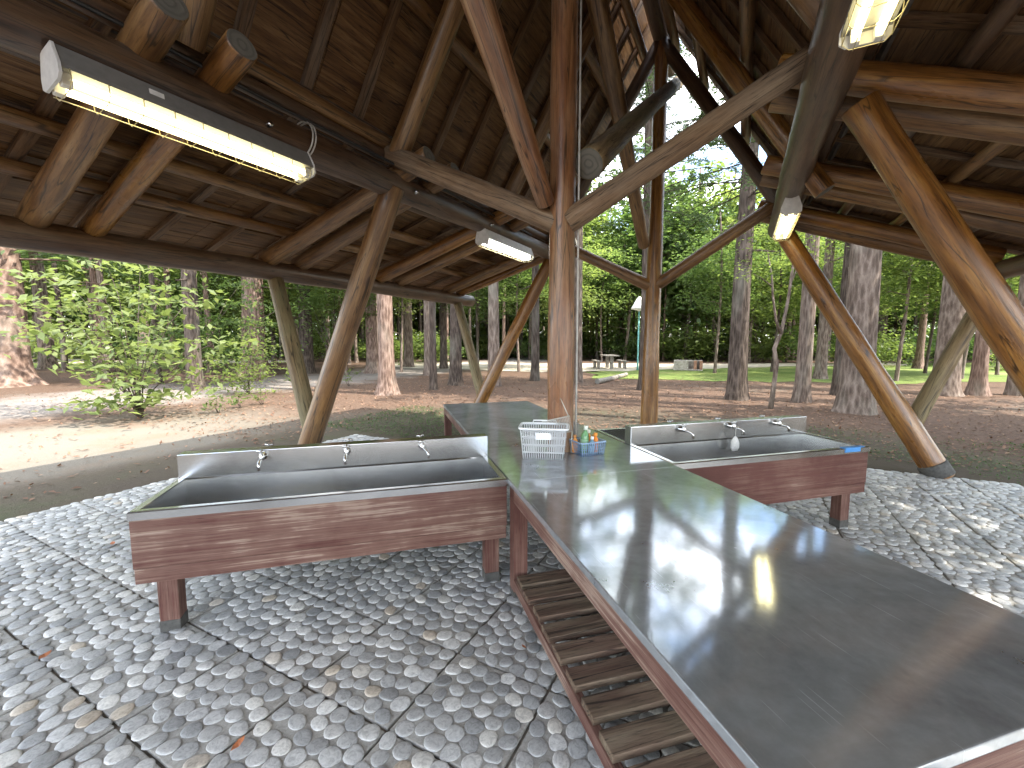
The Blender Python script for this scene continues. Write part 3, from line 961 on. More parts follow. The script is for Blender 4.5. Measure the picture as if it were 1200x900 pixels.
# ------------------------------------------------------------------ fluorescent lights
def light_fixture(label, s_, t_, z_, tube, length=1.28, tilt=0.0, hous=None):
    o = thing('fluorescent_light', label, 'light fixture', S(s_, t_, z_), (0, tilt, -AS), 'fluorescent lights on the plate logs')
    h = length / 2
    bm = bmesh.new()
    prof = [(-0.055, 0.10), (0.055, 0.10), (0.090, 0.0), (0.090, -0.020), (-0.090, -0.020), (-0.090, 0.0)]
    a = [bm.verts.new((x, -h, z)) for x, z in prof]; b = [bm.verts.new((x, h, z)) for x, z in prof]
    n = len(prof)
    for k in range(n): bm.faces.new([a[k], a[(k + 1) % n], b[(k + 1) % n], b[k]])
    bm.faces.new(a[::-1]); bm.faces.new(b)
    link('housing', bm_mesh('housing', bm), o, hous or M_GREYMETAL)
    for x in (-0.042, 0.042):
        bm = bmesh.new(); add_tube(bm, [(x, -h + 0.05, -0.048), (x, h - 0.05, -0.048)], 0.0165, 12)
        link('tube', bm_mesh('tube', bm), o, tube)
        for y in (-h + 0.028, h - 0.028):
            bm = bmesh.new(); add_box(bm, x - 0.018, x + 0.018, y - 0.02, y + 0.02, -0.078, -0.019, 0.005)
            link('lamp_holder', bm_mesh('lamp_holder', bm), o, M_WHITE)
    for y in (-h - 0.004, h + 0.004):
        bm = bmesh.new(); 
        pr_ = [(-0.058, 0.103), (0.058, 0.103), (0.094, 0.0), (0.094, -0.05), (0.07, -0.07), (-0.07, -0.07), (-0.094, -0.05), (-0.094, 0.0)]
        e0 = [bm.verts.new((x_, y - 0.006, z_)) for x_, z_ in pr_]; e1 = [bm.verts.new((x_, y + 0.006, z_)) for x_, z_ in pr_]
        for k_ in range(8): bm.faces.new([e0[k_], e0[(k_ + 1) % 8], e1[(k_ + 1) % 8], e1[k_]])
        bm.faces.new(e0[::-1]); bm.faces.new(e1)
        link('end_plate', bm_mesh('end_plate', bm), o, M_WHITE)
    bm = bmesh.new()
    n = 10
    for k in range(n):
        y = -h + 0.03 + (length - 0.06) * k / (n - 1)
        add_tube(bm, [(-0.09, y, -0.015), (-0.085, y, -0.07), (-0.06, y, -0.095), (0.06, y, -0.095), (0.085, y, -0.07), (0.09, y, -0.015)], 0.0022, 5, smooth=True)
    for x, z in ((-0.087, -0.07), (-0.045, -0.097), (0.045, -0.097), (0.087, -0.07)):
        add_tube(bm, [(x, -h + 0.02, z), (x, h - 0.02, z)], 0.0022, 5)
    g = link('wire_guard', bm_mesh('wire_guard', bm), o, M_GUARD)
    bm = bmesh.new(); add_box(bm, 0.0745, 0.0775, -0.30, -0.235, 0.030, 0.062)
    st = link('sticker', bm_mesh('sticker', bm), o, M_WHITE)
    st.rotation_euler = (0, 0, 0)
    return o


M_GUARD = mat_plain('brassy_guard_wire', (0.62, 0.55, 0.34), 0.35, 0.6)
light_fixture('long twin tube light along the left plate log, nearest and largest', 1.53, PL + 0.09, ZL - 0.235, M_TUBE, length=1.28, tilt=R(-10))
light_fixture('lit tube light on the left log just left of the middle post', 5.30, PL + 0.03, ZL - 0.195, M_TUBE_W, tilt=R(-4), hous=M_WHITE)
light_fixture('lit tube light under the far end of the right hand log', 6.1, PR - 0.02, ZRT - 0.235, M_TUBE, tilt=R(0), hous=M_WHITE)
light_fixture('lit tube light cut by the top edge, on the near right log', 1.88, PR - 0.0, ZRT - 0.245, M_TUBE, tilt=R(0))

# ------------------------------------------------------------------ the long steel table
VL, VR, UN, UF, ZT = 0.689, 1.863, 0.538, 5.78, 0.751
USINK, USPF, USPB, UREAR = 2.512, 3.067, 3.163, 3.718
ROT_T = -AZ


def tl(u, v, z=0.0):           # table coordinates -> frame at the table's middle
    return Vector((v - V0, u - U0, z))


tb = thing('prep_table', 'long stainless steel topped table on red painted legs', 'table', T(U0, V0, 0), (0, 0, ROT_T))
bm = bmesh.new()
a, b = tl(UN, VL), tl(UF, VR)
hole = 0.0
add_box(bm, a.x, b.x, a.y, b.y, ZT - 0.032, ZT, 0.004)
link('table_top', bm_mesh('table_top', bm), tb, M_STEEL_TOP)
# sheet seams laid across the top as thin raised welts
for u in (2.46, 4.1):
    q = tl(u, VL)
    box_obj('sheet_seam', tb, M_STEEL_TOP, a.x + 0.004, b.x - 0.004, q.y - 0.001, q.y + 0.001, ZT - 0.001, ZT + 0.0003, 0)
za, zb = ZT - 0.115, ZT - 0.033
def apron(v0, v1, u0, u1, mat):
    p, q = tl(u0, v0), tl(u1, v1)
    return box_obj('apron_board', tb, mat, p.x, q.x, p.y, q.y, za, zb, 0.004)
apron(VL + 0.006, VL + 0.036, UN + 0.01, USINK - 0.01, M_RED_Y)
apron(VR - 0.036, VR - 0.006, UN + 0.01, USINK - 0.01, M_RED_Y)
apron(VL + 0.006, VL + 0.036, UREAR + 0.01, UF - 0.01, M_RED_Y)
apron(VR - 0.036, VR - 0.006, UREAR + 0.01, UF - 0.01, M_RED_Y)
apron(VL + 0.038, VR - 0.038, UN + 0.006, UN + 0.036, M_RED_X)
apron(VL + 0.038, VR - 0.038, UF - 0.036, UF - 0.006, M_RED_X)
for u in (UN + 0.09, 2.455, 3.78, UF - 0.06):
    for v in (VL + 0.05, VR - 0.05):
        q = tl(u, v)
        box_obj('leg', tb, M_RED_Z, q.x - 0.044, q.x + 0.044, q.y - 0.045, q.y + 0.045, 0.04, za - 0.002 if u not in (2.455, 3.78) else ZT - 0.034, 0.005)
        box_obj('leg_foot', tb, M_DARKSTONE, q.x - 0.0455, q.x + 0.0455, q.y - 0.0465, q.y + 0.0465, 0.03, 0.075, 0.003)
# low slatted shelf
for v in (VL + 0.02, V0, VR - 0.02):
    p, q = tl(UN + 0.15, v - 0.02), tl(2.39, v + 0.02)
    box_obj('shelf_rail', tb, M_RED_Y, p.x, q.x, p.y, q.y, 0.105, 0.165, 0.004)
u = 2.325
k = 0
while u > 0.7:
    p, q = tl(u - 0.052, VL + 0.004 + rnd.uniform(0, .012)), tl(u + 0.052, VR - 0.004 - rnd.uniform(0, .012))
    o = box_obj('shelf_slat', tb, M_SLAT, p.x, q.x, p.y, q.y, 0.166, 0.198, 0.004)
    o.rotation_euler = (0, 0, rnd.uniform(-.006, .006))
    u -= 0.153; k += 1


# ------------------------------------------------------------------ the double sinks
def ring_faces(bm, A, B):
    n = len(A)
    for k in range(n): bm.faces.new([A[k], A[(k + 1) % n], B[(k + 1) % n], B[k]])


def faucet(parent, x, y, dirn, swing):
    """tap on the spine: a flange and short body, a swivelled spout and a cross handle"""
    o = bpy.data.objects.new('faucet', None); o.empty_display_size = .05; C.objects.link(o); o.parent = parent
    o.location = (x, y, 0.862)
    o.rotation_euler = (0, 0, 0 if dirn < 0 else math.pi)
    bm = bmesh.new()
    add_lathe(bm, [(0.0, 0.0), (0.024, 0.0), (0.024, 0.005), (0.014, 0.010), (0.012, 0.045), (0.0, 0.045)], 14, Matrix.Rotation(R(90), 4, 'X'))
    add_lathe(bm, [(0.0, -0.02), (0.013, -0.018), (0.016, -0.005), (0.016, 0.012), (0.010, 0.022), (0.009, 0.036), (0.0, 0.036)], 14, Matrix.Translation((0, -0.048, 0)))
    sw = R(swing)
    def rp(r, z): return Vector((math.sin(sw) * r, -0.048 - math.cos(sw) * r, z))
    pts = [rp(0.008, -0.006), rp(0.035, -0.010), rp(0.058, -0.016), rp(0.072, -0.030), rp(0.076, -0.062)]
    add_tube(bm, pts, [0.010, 0.0095, 0.009, 0.009, 0.0095], 10)
    b = link('tap_body', bm_mesh('tap_body', bm, True), o, M_CHROME)
    bm = bmesh.new()
    add_tube(bm, [(-0.026, -0.048, 0.040), (0.026, -0.048, 0.040)], [0.007, 0.007], 8)
    add_tube(bm, [(0.0, -0.048 - 0.022, 0.0405), (0, -0.048 + 0.022, 0.0405)], [0.006, 0.006], 8)
    h = link('handle', bm_mesh('handle', bm, True), o, M_CHROME)
    h.rotation_euler = (0, 0, 0)
    return o


def double_sink(name, label, v0, v1, open_end, boardmat, taps, legs):
    """a trough on either side of a raised steel spine; v0 < v1; open_end +1: free end at v1, -1: free end at v0"""
    cv = (v0 + v1) / 2
    o = thing(name, label, 'sink', T(U0, cv, 0), (0, 0, ROT_T))
    hw = (v1 - v0) / 2
    def y(u): return u - U0
    ztop = ZT + 0.003
    for u0, u1, us in ((USINK, USPF, 1), (USPB, UREAR, -1)):
        bm = bmesh.new()
        y0, y1 = y(u0), y(u1)
        rw = 0.035
        if us > 0: outer = [(-hw, y0), (hw, y0), (hw, y1 + 0.004), (-hw, y1 + 0.004)]; inner = [(-hw + rw, y0 + rw), (hw - rw, y0 + rw), (hw - rw, y1 - 0.001), (-hw + rw, y1 - 0.001)]
        else: outer = [(-hw, y0 - 0.004), (hw, y0 - 0.004), (hw, y1), (-hw, y1)]; inner = [(-hw + rw, y0 + 0.001), (hw - rw, y0 + 0.001), (hw - rw, y1 - rw), (-hw + rw, y1 - rw)]
        cen = Vector((0, (y0 + y1) / 2, 0))
        def ring(pts, z, k=1.0, fx=0.0): return [bm.verts.new((p[0] - math.copysign(fx, p[0]), p[1] + (math.copysign(fx, cen.y - p[1])), z)) for p in pts]
        o0 = ring(outer, ztop - 0.045); o1 = ring(outer, ztop - 0.006); o2 = ring(outer, ztop, fx=0.006)
        i0 = ring(inner, ztop - 0.001, fx=-0.004); i1 = ring(inner, ztop - 0.012); i2 = ring(inner, 0.545, fx=0.012); i3 = ring(inner, 0.52, fx=0.05)
        for A, B in ((o0, o1), (o1, o2), (o2, i0), (i0, i1), (i1, i2), (i2, i3)): ring_faces(bm, A, B)
        bm.faces.new(i3)
        me_ = bm_mesh('basin', bm)
        b = link('basin', me_, o, M_STEEL)
        # drain
        bm = bmesh.new(); add_lathe(bm, [(0, 0.004), (0.03, 0.006), (0.045, 0.002), (0.047, -0.004)], 18)
        d = link('drain', bm_mesh('drain', bm), b, M_CHROME); d.location = (0.15 * open_end * -1, cen.y, 0.5225)
    # spine
    bm = bmesh.new()
    add_box(bm, -hw + 0.002, hw - 0.002, y(USPF), y(USPB), 0.56, 0.902, 0.004)
    link('spine', bm_mesh('spine', bm), o, M_STEEL)
    # red boards round the troughs
    for yy, lab in ((y(USINK), 'f'), (y(UREAR), 'b')):
        q0, q1 = (yy + 0.004, yy + 0.034) if lab == 'f' else (yy - 0.034, yy - 0.004)
        box_obj('front_board', o, boardmat, -hw + 0.004, hw - 0.004, q0, q1, 0.455, ZT - 0.043, 0.004)
        box_obj('lower_board', o, boardmat, -hw + 0.007, hw - 0.007, q0 + (0.003 if lab == 'f' else -0.003), q1 + (0.003 if lab == 'f' else -0.003), 0.374, 0.453, 0.004)
    for x in ((-hw, -hw + 0.03), (hw - 0.03, hw)):
        box_obj('end_board', o, M_RED_Y, x[0] + 0.006 * (x[0] < 0), x[1] - 0.006 * (x[1] > 0), y(USINK) + 0.036, y(UREAR) - 0.036, 0.376, ZT - 0.044, 0.004)
    for x in legs:
        for yy in (y(USINK) + 0.16, y(UREAR) - 0.16):
            box_obj('leg', o, M_RED_Z, x - 0.047, x + 0.047, yy - 0.045, yy + 0.045, 0.06, 0.50, 0.005)
            box_obj('leg_foot', o, M_DARKSTONE, x - 0.0485, x + 0.0485, yy - 0.0465, yy + 0.0465, 0.03, 0.10, 0.003)
    for i, (x, sw) in enumerate(taps):
        faucet(o, x - cv, y(USPF), -1, sw)
        faucet(o, x - cv, y(USPB), 1, -sw + 15)
    for yy in (y(USINK) + 0.3, y(UREAR) - 0.3):
        bm = bmesh.new(); add_lathe(bm, [(0, 0.30), (0.02, 0.30), (0.02, 0.5), (0.0, 0.5)], 14)
        d = link('drain_pipe', bm_mesh('drain_pipe', bm), o, M_PVC); d.location = (0.1, yy, 0.03)
    return o


lv0, lv1 = -1.262, VL - 0.003
rv0, rv1 = VR + 0.003, 3.69
sl = double_sink('double_sink', 'steel double trough sink left of the table with peeling red boards', lv0, lv1, -1, M_RED_X,
                 [(-0.785, 0), (-0.282, -4), (0.21, 28)], (-0.88, 0.90))
sr = double_sink('double_sink', 'steel double trough sink right of the table with dark red boards', rv0, rv1, 1, M_RED_XC,
                 [(2.331, 38), (2.83, 46), (3.32, 50)], (-0.80, 0.86))
# blue tape on the corner of the right sink's rim
bm = bmesh.new()
hw_r = (rv1 - rv0) / 2
add_box(bm, hw_r - 0.27, hw_r - 0.05, USINK - U0 - 0.002, USINK - U0 + 0.036, ZT + 0.0035, ZT + 0.006, 0.001)
add_box(bm, hw_r - 0.26, hw_r - 0.10, USINK - U0 - 0.0035, USINK - U0 - 0.0015, ZT - 0.03, ZT + 0.005, 0.0005)
link('blue_tape', bm_mesh('blue_tape', bm), sr, M_BLUE)

# ------------------------------------------------------------------ baskets and bottles
def lattice_box(name, w, d, h, tap, nx, ny, nz, mat, solid=0.004, skip=(1, 1)):
    """one connected basket wall with open slots between its ribs, plus a solid floor"""
    bm = bmesh.new()
    per = []
    for side, n, (ax, ay), (bx, by) in ((0, nx, (-1, -1), (1, -1)), (1, ny, (1, -1), (1, 1)), (2, nx, (1, 1), (-1, 1)), (3, ny, (-1, 1), (-1, -1))):
        m_ = n * 2
        for k in range(m_):
            f = k / m_
            per.append((ax + (bx - ax) * f, ay + (by - ay) * f, k % 2 == 1))
    zs = []
    for k in range(nz):
        zs += [k / nz, (k + 0.80) / nz]
    zs.append(1.0)
    grid = []
    for z in zs:
        s_ = tap + (1 - tap) * z
        row = []
        for (px, py, _) in per:
            # rounded corners
            qx, qy = px * w / 2 * s_, py * d / 2 * s_
            row.append(bm.verts.new((qx, qy, z * h)))
        grid.append(row)
    n = len(per)
    for i in range(len(zs) - 1):
        for k in range(n):
            hole = (i % 2 == 0) and (k % 2 == 1) and i > 0 - 1
            if i == 0: hole = (k % 2 == 1)
            if hole: continue
            bm.faces.new([grid[i][k], grid[i][(k + 1) % n], grid[i + 1][(k + 1) % n], grid[i + 1][k]])
    bm.faces.new(grid[0][::-1])
    bmesh.ops.solidify(bm, geom=bm.faces[:], thickness=solid)
    return bm_mesh(name, bm, norm=True)


def rim(w, d, r, mat, parent, z):
    bm = bmesh.new()
    pts = []
    for k in range(33):
        a = 2 * math.pi * k / 32
        c, s_ = math.cos(a), math.sin(a)
        e = 0.22
        pts.append((math.copysign(abs(c) ** e, c) * w / 2, math.copysign(abs(s_) ** e, s_) * d / 2, z))
    add_tube(bm, pts, r, 8, cap=False)
    return link('rim', bm_mesh('rim', bm, True), parent, mat)


pb = gp(636, 537, ZT)
bk = thing('plastic_basket', 'white plastic basket with slotted sides standing on the steel table', 'basket', (pb.x + 0.012, pb.y + 0.055, ZT + 0.001), (0, 0, R(-7)))
link('basket_wall', lattice_box('basket_wall', 0.335, 0.205, 0.225, 0.87, 19, 11, 4, M_PLASTIC_W), bk, M_PLASTIC_W)
rim(0.35, 0.22, 0.009, M_PLASTIC_W, bk, 0.222)
bm = bmesh.new(); add_box(bm, -0.055, 0.055, -0.1035, -0.1015, 0.145, 0.195, 0.001)
link('name_plate', bm_mesh('name_plate', bm), bk, M_PLASTIC_W)
for y_ in (0.112,):
    bm = bmesh.new(); add_tube(bm, [(-0.09, y_, 0.215), (-0.085, y_, 0.245), (0.085, y_, 0.245), (0.09, y_, 0.215)], 0.006, 8)
    link('handle', bm_mesh('handle', bm, True), bk, M_PLASTIC_W)

# folded wire mesh cover leaning behind the basket
M_MESH = mat_plain('pale_wire_mesh', (0.55, 0.53, 0.48), 0.45, 0.4)
pc = bk.location.copy()
cv_ = thing('mesh_cover', 'pale folding mesh food cover leaning behind the white basket', 'food cover', (pc.x, pc.y, ZT + 0.002), (0, 0, R(-7)))
bm = bmesh.new()
NW = 18
A0, B0, C0, D0 = Vector((-0.02, 0.122, 0.232)), Vector((0.185, 0.06, 0.292)), Vector((0.205, 0.118, 0.165)), Vector((0.01, 0.124, 0.12))
for k in range(NW + 1):
    f = k / NW
    add_tube(bm, [A0.lerp(B0, f), D0.lerp(C0, f)], 0.0011, 4)
    add_tube(bm, [A0.lerp(D0, f), B0.lerp(C0, f)], 0.0011, 4)
o = link('net', bm_mesh('net', bm), cv_, M_MESH); o['kind'] = 'stuff'
bm = bmesh.new(); add_tube(bm, [A0, B0, C0, D0, A0], 0.0045, 8)
link('frame', bm_mesh('frame', bm, True), cv_, M_MESH)
bm = bmesh.new(); add_tube(bm, [C0, Vector((0.20, 0.12, 0.002))], 0.0045, 8); add_tube(bm, [D0, Vector((0.0, 0.125, 0.002))], 0.0045, 8)
o = link('support', bm_mesh('support', bm, True), cv_, M_MESH)
bm = bmesh.new(); add_tube(bm, [B0 + Vector((-0.01, 0, 0)), Vector((0.115, 0.09, 0.42))], [0.0045, 0.003], 8)
link('rod', bm_mesh('rod', bm, True), cv_, M_MESH)

pb2 = gp(690, 535, ZT)
bb = thing('plastic_basket', 'small blue plastic basket holding bottles beside the white basket', 'basket', (pb2.x + 0.005, pb2.y + 0.095, ZT + 0.001), (0, 0, R(24)))
link('basket_wall', lattice_box('basket_wall', 0.215, 0.175, 0.10, 0.90, 12, 10, 4, M_PLASTIC_B, 0.003), bb, M_PLASTIC_B)
rim(0.222, 0.182, 0.0055, M_PLASTIC_B, bb, 0.099)


def mat_bottle(name, col, alpha=0.0):
    m = NT(name)
    return m.pbr(col, 0.18, spec=0.5, Transmission_Weight=alpha)


BC = [('tall clear green bottle with pale cap in the blue basket', (0.25, 0.52, 0.25), (0.75, 0.82, 0.72), 0.205, 0.030, (-0.035, 0.0)),
      ('orange bottle lying tilted at the right in the blue basket', (0.80, 0.25, 0.03), (0.85, 0.32, 0.05), 0.15, 0.026, (0.045, -0.02)),
      ('orange bottle with white top behind the green bottle', (0.78, 0.33, 0.06), (0.82, 0.80, 0.74), 0.165, 0.027, (0.025, 0.045)),
      ('small yellow bottle with brown cap at the right of the blue basket', (0.70, 0.55, 0.16), (0.45, 0.28, 0.10), 0.125, 0.022, (0.085, 0.03)),
      ('small orange bottle at the left end of the blue basket', (0.72, 0.30, 0.07), (0.55, 0.25, 0.08), 0.135, 0.022, (-0.082, 0.045)),
      ('small clear blue bottle in the middle of the blue basket', (0.28, 0.50, 0.62), (0.80, 0.80, 0.78), 0.13, 0.022, (0.005, -0.045))]
for i, (lab, col, cap, h, r, (x, y_)) in enumerate(BC):
    q = Matrix.Rotation(R(24), 3, 'Z') @ Vector((x, y_, 0))
    bt = thing('bottle', lab, 'bottle', (bb.location.x + q.x, bb.location.y + q.y, ZT + 0.007), (R(rnd.uniform(-7, 7)), R(rnd.uniform(-7, 7)), 0), 'bottles in the blue basket')
    bm = bmesh.new(); add_lathe(bm, [(0, 0), (r * .9, 0), (r, 0.006), (r, h * .58), (r * .86, h * .70), (r * .42, h * .80), (r * .40, h * .86), (0, h * .86)], 18)
    link('body', bm_mesh('body', bm), bt, mat_bottle('bottle_plastic_' + 'abcdef'[i], col, 0.35 if i in (0, 5) else 0))
    bm = bmesh.new(); add_lathe(bm, [(0, h * .845), (r * .55, h * .845), (r * .55, h * .99), (r * .5, h), (0, h)], 16)
    link('cap', bm_mesh('cap', bm), bt, mat_plain('cap_plastic_' + 'abcdef'[i], cap, 0.4))
    bm = bmesh.new(); add_lathe(bm, [(r * 1.012, h * .15), (r * 1.012, h * .50)], 18)
    link('wrapper', bm_mesh('wrapper', bm), bt, mat_plain('wrapper_' + 'abcdef'[i], tuple(min(1, c * .8 + .1) for c in col), 0.45))

# net sponge bag hung on the middle right tap
fp = T(USPF - 0.052, 2.835, 0.80)
sg = thing('sponge_net', 'pale net sponge hung by a cord from the middle tap of the right sink', 'sponge', (fp.x + 0.0, fp.y - 0.02, 0.685), (0, 0, ROT_T))
bm = bmesh.new(); add_lathe(bm, [(0, -0.03), (0.028, -0.026), (0.042, 0.0), (0.041, 0.045), (0.026, 0.078), (0.006, 0.10), (0, 0.1)], 12, Matrix.Scale(0.5, 4, (0, 1, 0)))
link('sponge', bm_mesh('sponge', bm), sg, mat_plain('pale_net', (0.62, 0.62, 0.6), 0.8, var=0.3, scale=180, bump=0.6))
bm = bmesh.new(); add_tube(bm, [(0, 0, 0.095), (0.002, 0, 0.17)], 0.002, 6)
link('cord', bm_mesh('cord', bm), sg, M_CABLE)

# fallen leaves on the paving
M_DRYLEAF = mat_plain('dry_orange_leaf', (0.42, 0.14, 0.05), 0.7, var=0.3, scale=60)
for i, (x, y_, lab) in enumerate(((279, 872, 'orange fallen leaf on the pebbles at the bottom left'), (53, 768, 'dry fallen leaf lying in a slab joint far left'),
                                  (614, 758, 'small orange leaf on the pebbles beside the slatted shelf'), (132, 637, 'small reddish leaf on paving left of the sink'))):
    p = gp(x, y_, 0.055)
    bm = bmesh.new()
    l_ = 0.034 if i != 2 else 0.018
    pts = [(-1, 0, .05), (-.45, .42, .12), (.3, .40, .05), (1, 0, .22), (.3, -.38, .1), (-.45, -.40, .02)]
    c = bm.verts.new((0, 0, 0)); vs = [bm.verts.new((a * l_, b * l_, c_ * l_)) for a, b, c_ in pts]
    for k in range(6): bm.faces.new([c, vs[k], vs[(k + 1) % 6]])
    o = link('fallen_leaf', bm_mesh('fallen_leaf', bm), None, M_DRYLEAF)
    o.location = (p.x, p.y, 0.056); o.rotation_euler = (0.1, 0.1, rnd.uniform(0, 6))
    tag(o, lab, 'leaf', 'fallen leaves on the paving')

#==VEGETATION==
# ------------------------------------------------------------------ vegetation
vr = np.random.default_rng(11)


def leaf_quads(P, size, up=0.8, aspect=0.5, droop=0.15, out=None):
    """folded diamond leaves at points P; returns vertices and quads"""
    n = len(P)
    sz = size * vr.uniform(0.6, 1.3, n)[:, None]
    A = vr.normal(size=(n, 3)); A[:, 2] = A[:, 2] * 0.35 - droop
    if out is not None: A += out * 0.8
    A /= np.linalg.norm(A, axis=1)[:, None]
    N = vr.normal(size=(n, 3)) * (1 - up) + np.array((0, 0, 1.0)) * up
    B = np.cross(A, N); B /= np.linalg.norm(B, axis=1)[:, None] + 1e-9
    N = np.cross(B, A)
    a = P - A * sz * .5
    c = P + A * sz * .5 - N * sz * 0.08
    m_ = P - A * sz * .06
    b = m_ + B * sz * aspect * .5 + N * sz * .05
    d = m_ - B * sz * aspect * .5 + N * sz * .05
    V = np.stack([a, b, c, d], 1).reshape(-1, 3)
    return V, np.arange(n * 4).reshape(-1, 4)


def broad_crown(name, mat, rx, rz, clumps, per, size, cl=0.42, hollow=0.5):
    """leaf clumps spread through an uneven ellipsoid whose foot sits at z = 0"""
    dirs = vr.normal(size=(clumps, 3)); dirs /= np.linalg.norm(dirs, axis=1)[:, None]
    rad = hollow + (1 - hollow) * vr.random(clumps) ** 0.6
    cen = dirs * rad[:, None] * np.array((rx, rx, rz))
    cen[:, 2] += rz
    cen[:, :2] *= (1 + 0.25 * np.sin(cen[:, 2] * 2.1))[:, None]
    csz = cl * vr.uniform(0.6, 1.4, clumps)
    P = cen[:, None] + vr.normal(size=(clumps, per, 3)) * csz[:, None, None] * np.array((1.0, 1.0, 0.38))
    V, Fq = leaf_quads(P.reshape(-1, 3), size)
    me = from_arrays(name, V, Fq); me.materials.append(mat)
    return me


def conifer_crown(name, mat, h, rad, nb, per, size, top=0.3, sparse=1.0):
    """whorled drooping boughs; the foot of the crown sits at z = 0"""
    Ps, Os = [], []
    for i in range(nb):
        f = vr.random() ** 0.9
        z = h * f
        ln = rad * (1 - f * 0.82) * vr.uniform(0.6, 1.15)
        th = vr.random() * 6.283
        d = np.array((math.cos(th), math.sin(th), 0))
        k = max(6, int(per * ln / rad))
        r = vr.random(k) ** 0.8 * ln
        side = np.array((-d[1], d[0], 0))
        w = (0.10 + 0.30 * r / ln * (1 - r / ln) * 2.0) * ln * 0.55
        off = vr.normal(size=k) * w
        zz = z + r * 0.18 - (r ** 2) * 0.16 / max(rad, .1) * 1.6 - np.abs(off) * 0.18 + vr.normal(size=k) * 0.06
        P = d[None] * r[:, None] + side[None] * off[:, None]
        P[:, 2] = zz
        O = d[None] * 0.7 + side[None] * np.sign(off)[:, None] * 0.8
        Ps.append(P); Os.append(np.broadcast_to(O, P.shape))
    V, Fq = leaf_quads(np.concatenate(Ps), size, up=0.75, aspect=0.34, droop=0.3, out=np.concatenate(Os))
    me = from_arrays(name, V, Fq); me.materials.append(mat)
    return me


def trunk_mesh(name, mat, h, r, flare=0.5, lean=0.0, limbs=(), seg=16, taper=0.55, curve=0.15, stubs=0):
    bm = bmesh.new()
    pts, rads = [], []
    n = max(10, int(h / 0.8))
    ph, ph2 = vr.random() * 6, vr.random() * 6
    zs = [0, 0.08, 0.18, 0.35, 0.6, 1.0] + [1.0 + (h - 1.0) * (k + 1) / n for k in range(n)]
    V, Fc = [], []
    kf = int(vr.integers(4, 7))
    for z in zs:
        f = z / h
        rr = r * (1 - taper * f) * (1 + flare * math.exp(-z / 0.28))
        cx = curve * math.sin(f * 3.2 + ph) * f + lean * f * h; cy = curve * math.cos(f * 2.6 + ph2) * f
        for k in range(seg):
            th = 2 * math.pi * k / seg
            q = rr * (1 + 0.16 * flare * math.exp(-z / 0.4) * math.sin(kf * th + ph) + vr.uniform(-.025, .025) + 0.03 * math.sin(2 * th + z * .6))
            V.append((cx + q * math.cos(th), cy + q * math.sin(th), z - 0.03))
    for i in range(len(zs) - 1):
        for k in range(seg): Fc.append((i * seg + k, i * seg + (k + 1) % seg, (i + 1) * seg + (k + 1) % seg, (i + 1) * seg + k))
    vs = [bm.verts.new(v) for v in V]
    for q in Fc:
        f = bm.faces.new([vs[i] for i in q]); f.smooth = True
    bm.faces.new([vs[(len(zs) - 1) * seg + k] for k in range(seg)])
    for (z0, ln, el, th, rb) in limbs:
        f = z0 / h
        cx = curve * math.sin(f * 3.2 + ph) * f + lean * f * h; cy = curve * math.cos(f * 2.6 + ph2) * f
        p0 = Vector((cx, cy, z0)); d = Vector((math.cos(th) * math.cos(el), math.sin(th) * math.cos(el), math.sin(el)))
        sd = Vector((-d.y, d.x, 0)) * vr.uniform(-.15, .15) * ln
        add_tube(bm, [p0, p0 + d * ln * .35 + sd * .4, p0 + d * ln * .7 + sd + Vector((0, 0, -.03 * ln)), p0 + d * ln + sd * .6 + Vector((0, 0, .02 * ln))], [rb, rb * .75, rb * .45, rb * .15], 6)
    me = bm_mesh(name, bm, norm=False); me.materials.append(mat)
    return me


def limbs_for(h, z0, z1, n, ln, rb, el=(0.1, 0.7)):
    return [(vr.uniform(z0, z1), ln * vr.uniform(.6, 1.2), vr.uniform(*el), vr.random() * 6.28, rb * vr.uniform(.6, 1.2)) for _ in range(n)]


def where(x, y):
    a = math.degrees(math.atan2(x, y))
    return 'left of the middle post' if a < 5 else ('right of the far right strut' if a > 32 else 'between the posts and the far right strut')


def tree(name, label, cat, x, y, tr, cr, crown_z, sxy=1.0, sz=1.0, csxy=1.0, csz=1.0, rz=None, group=None):
    o = thing(name, label, cat, (x, y, 0), (0, 0, vr.random() * 6.28 if rz is None else rz), group)
    if tr is not None:
        t = bpy.data.objects.new('trunk', tr); C.objects.link(t); t.parent = o; t.scale = (sxy, sxy, sz)
    if cr is not None:
        c = bpy.data.objects.new('crown', cr); C.objects.link(c); c.parent = o; c.location = (0, 0, crown_z); c.scale = (csxy, csxy, csz)
    return o


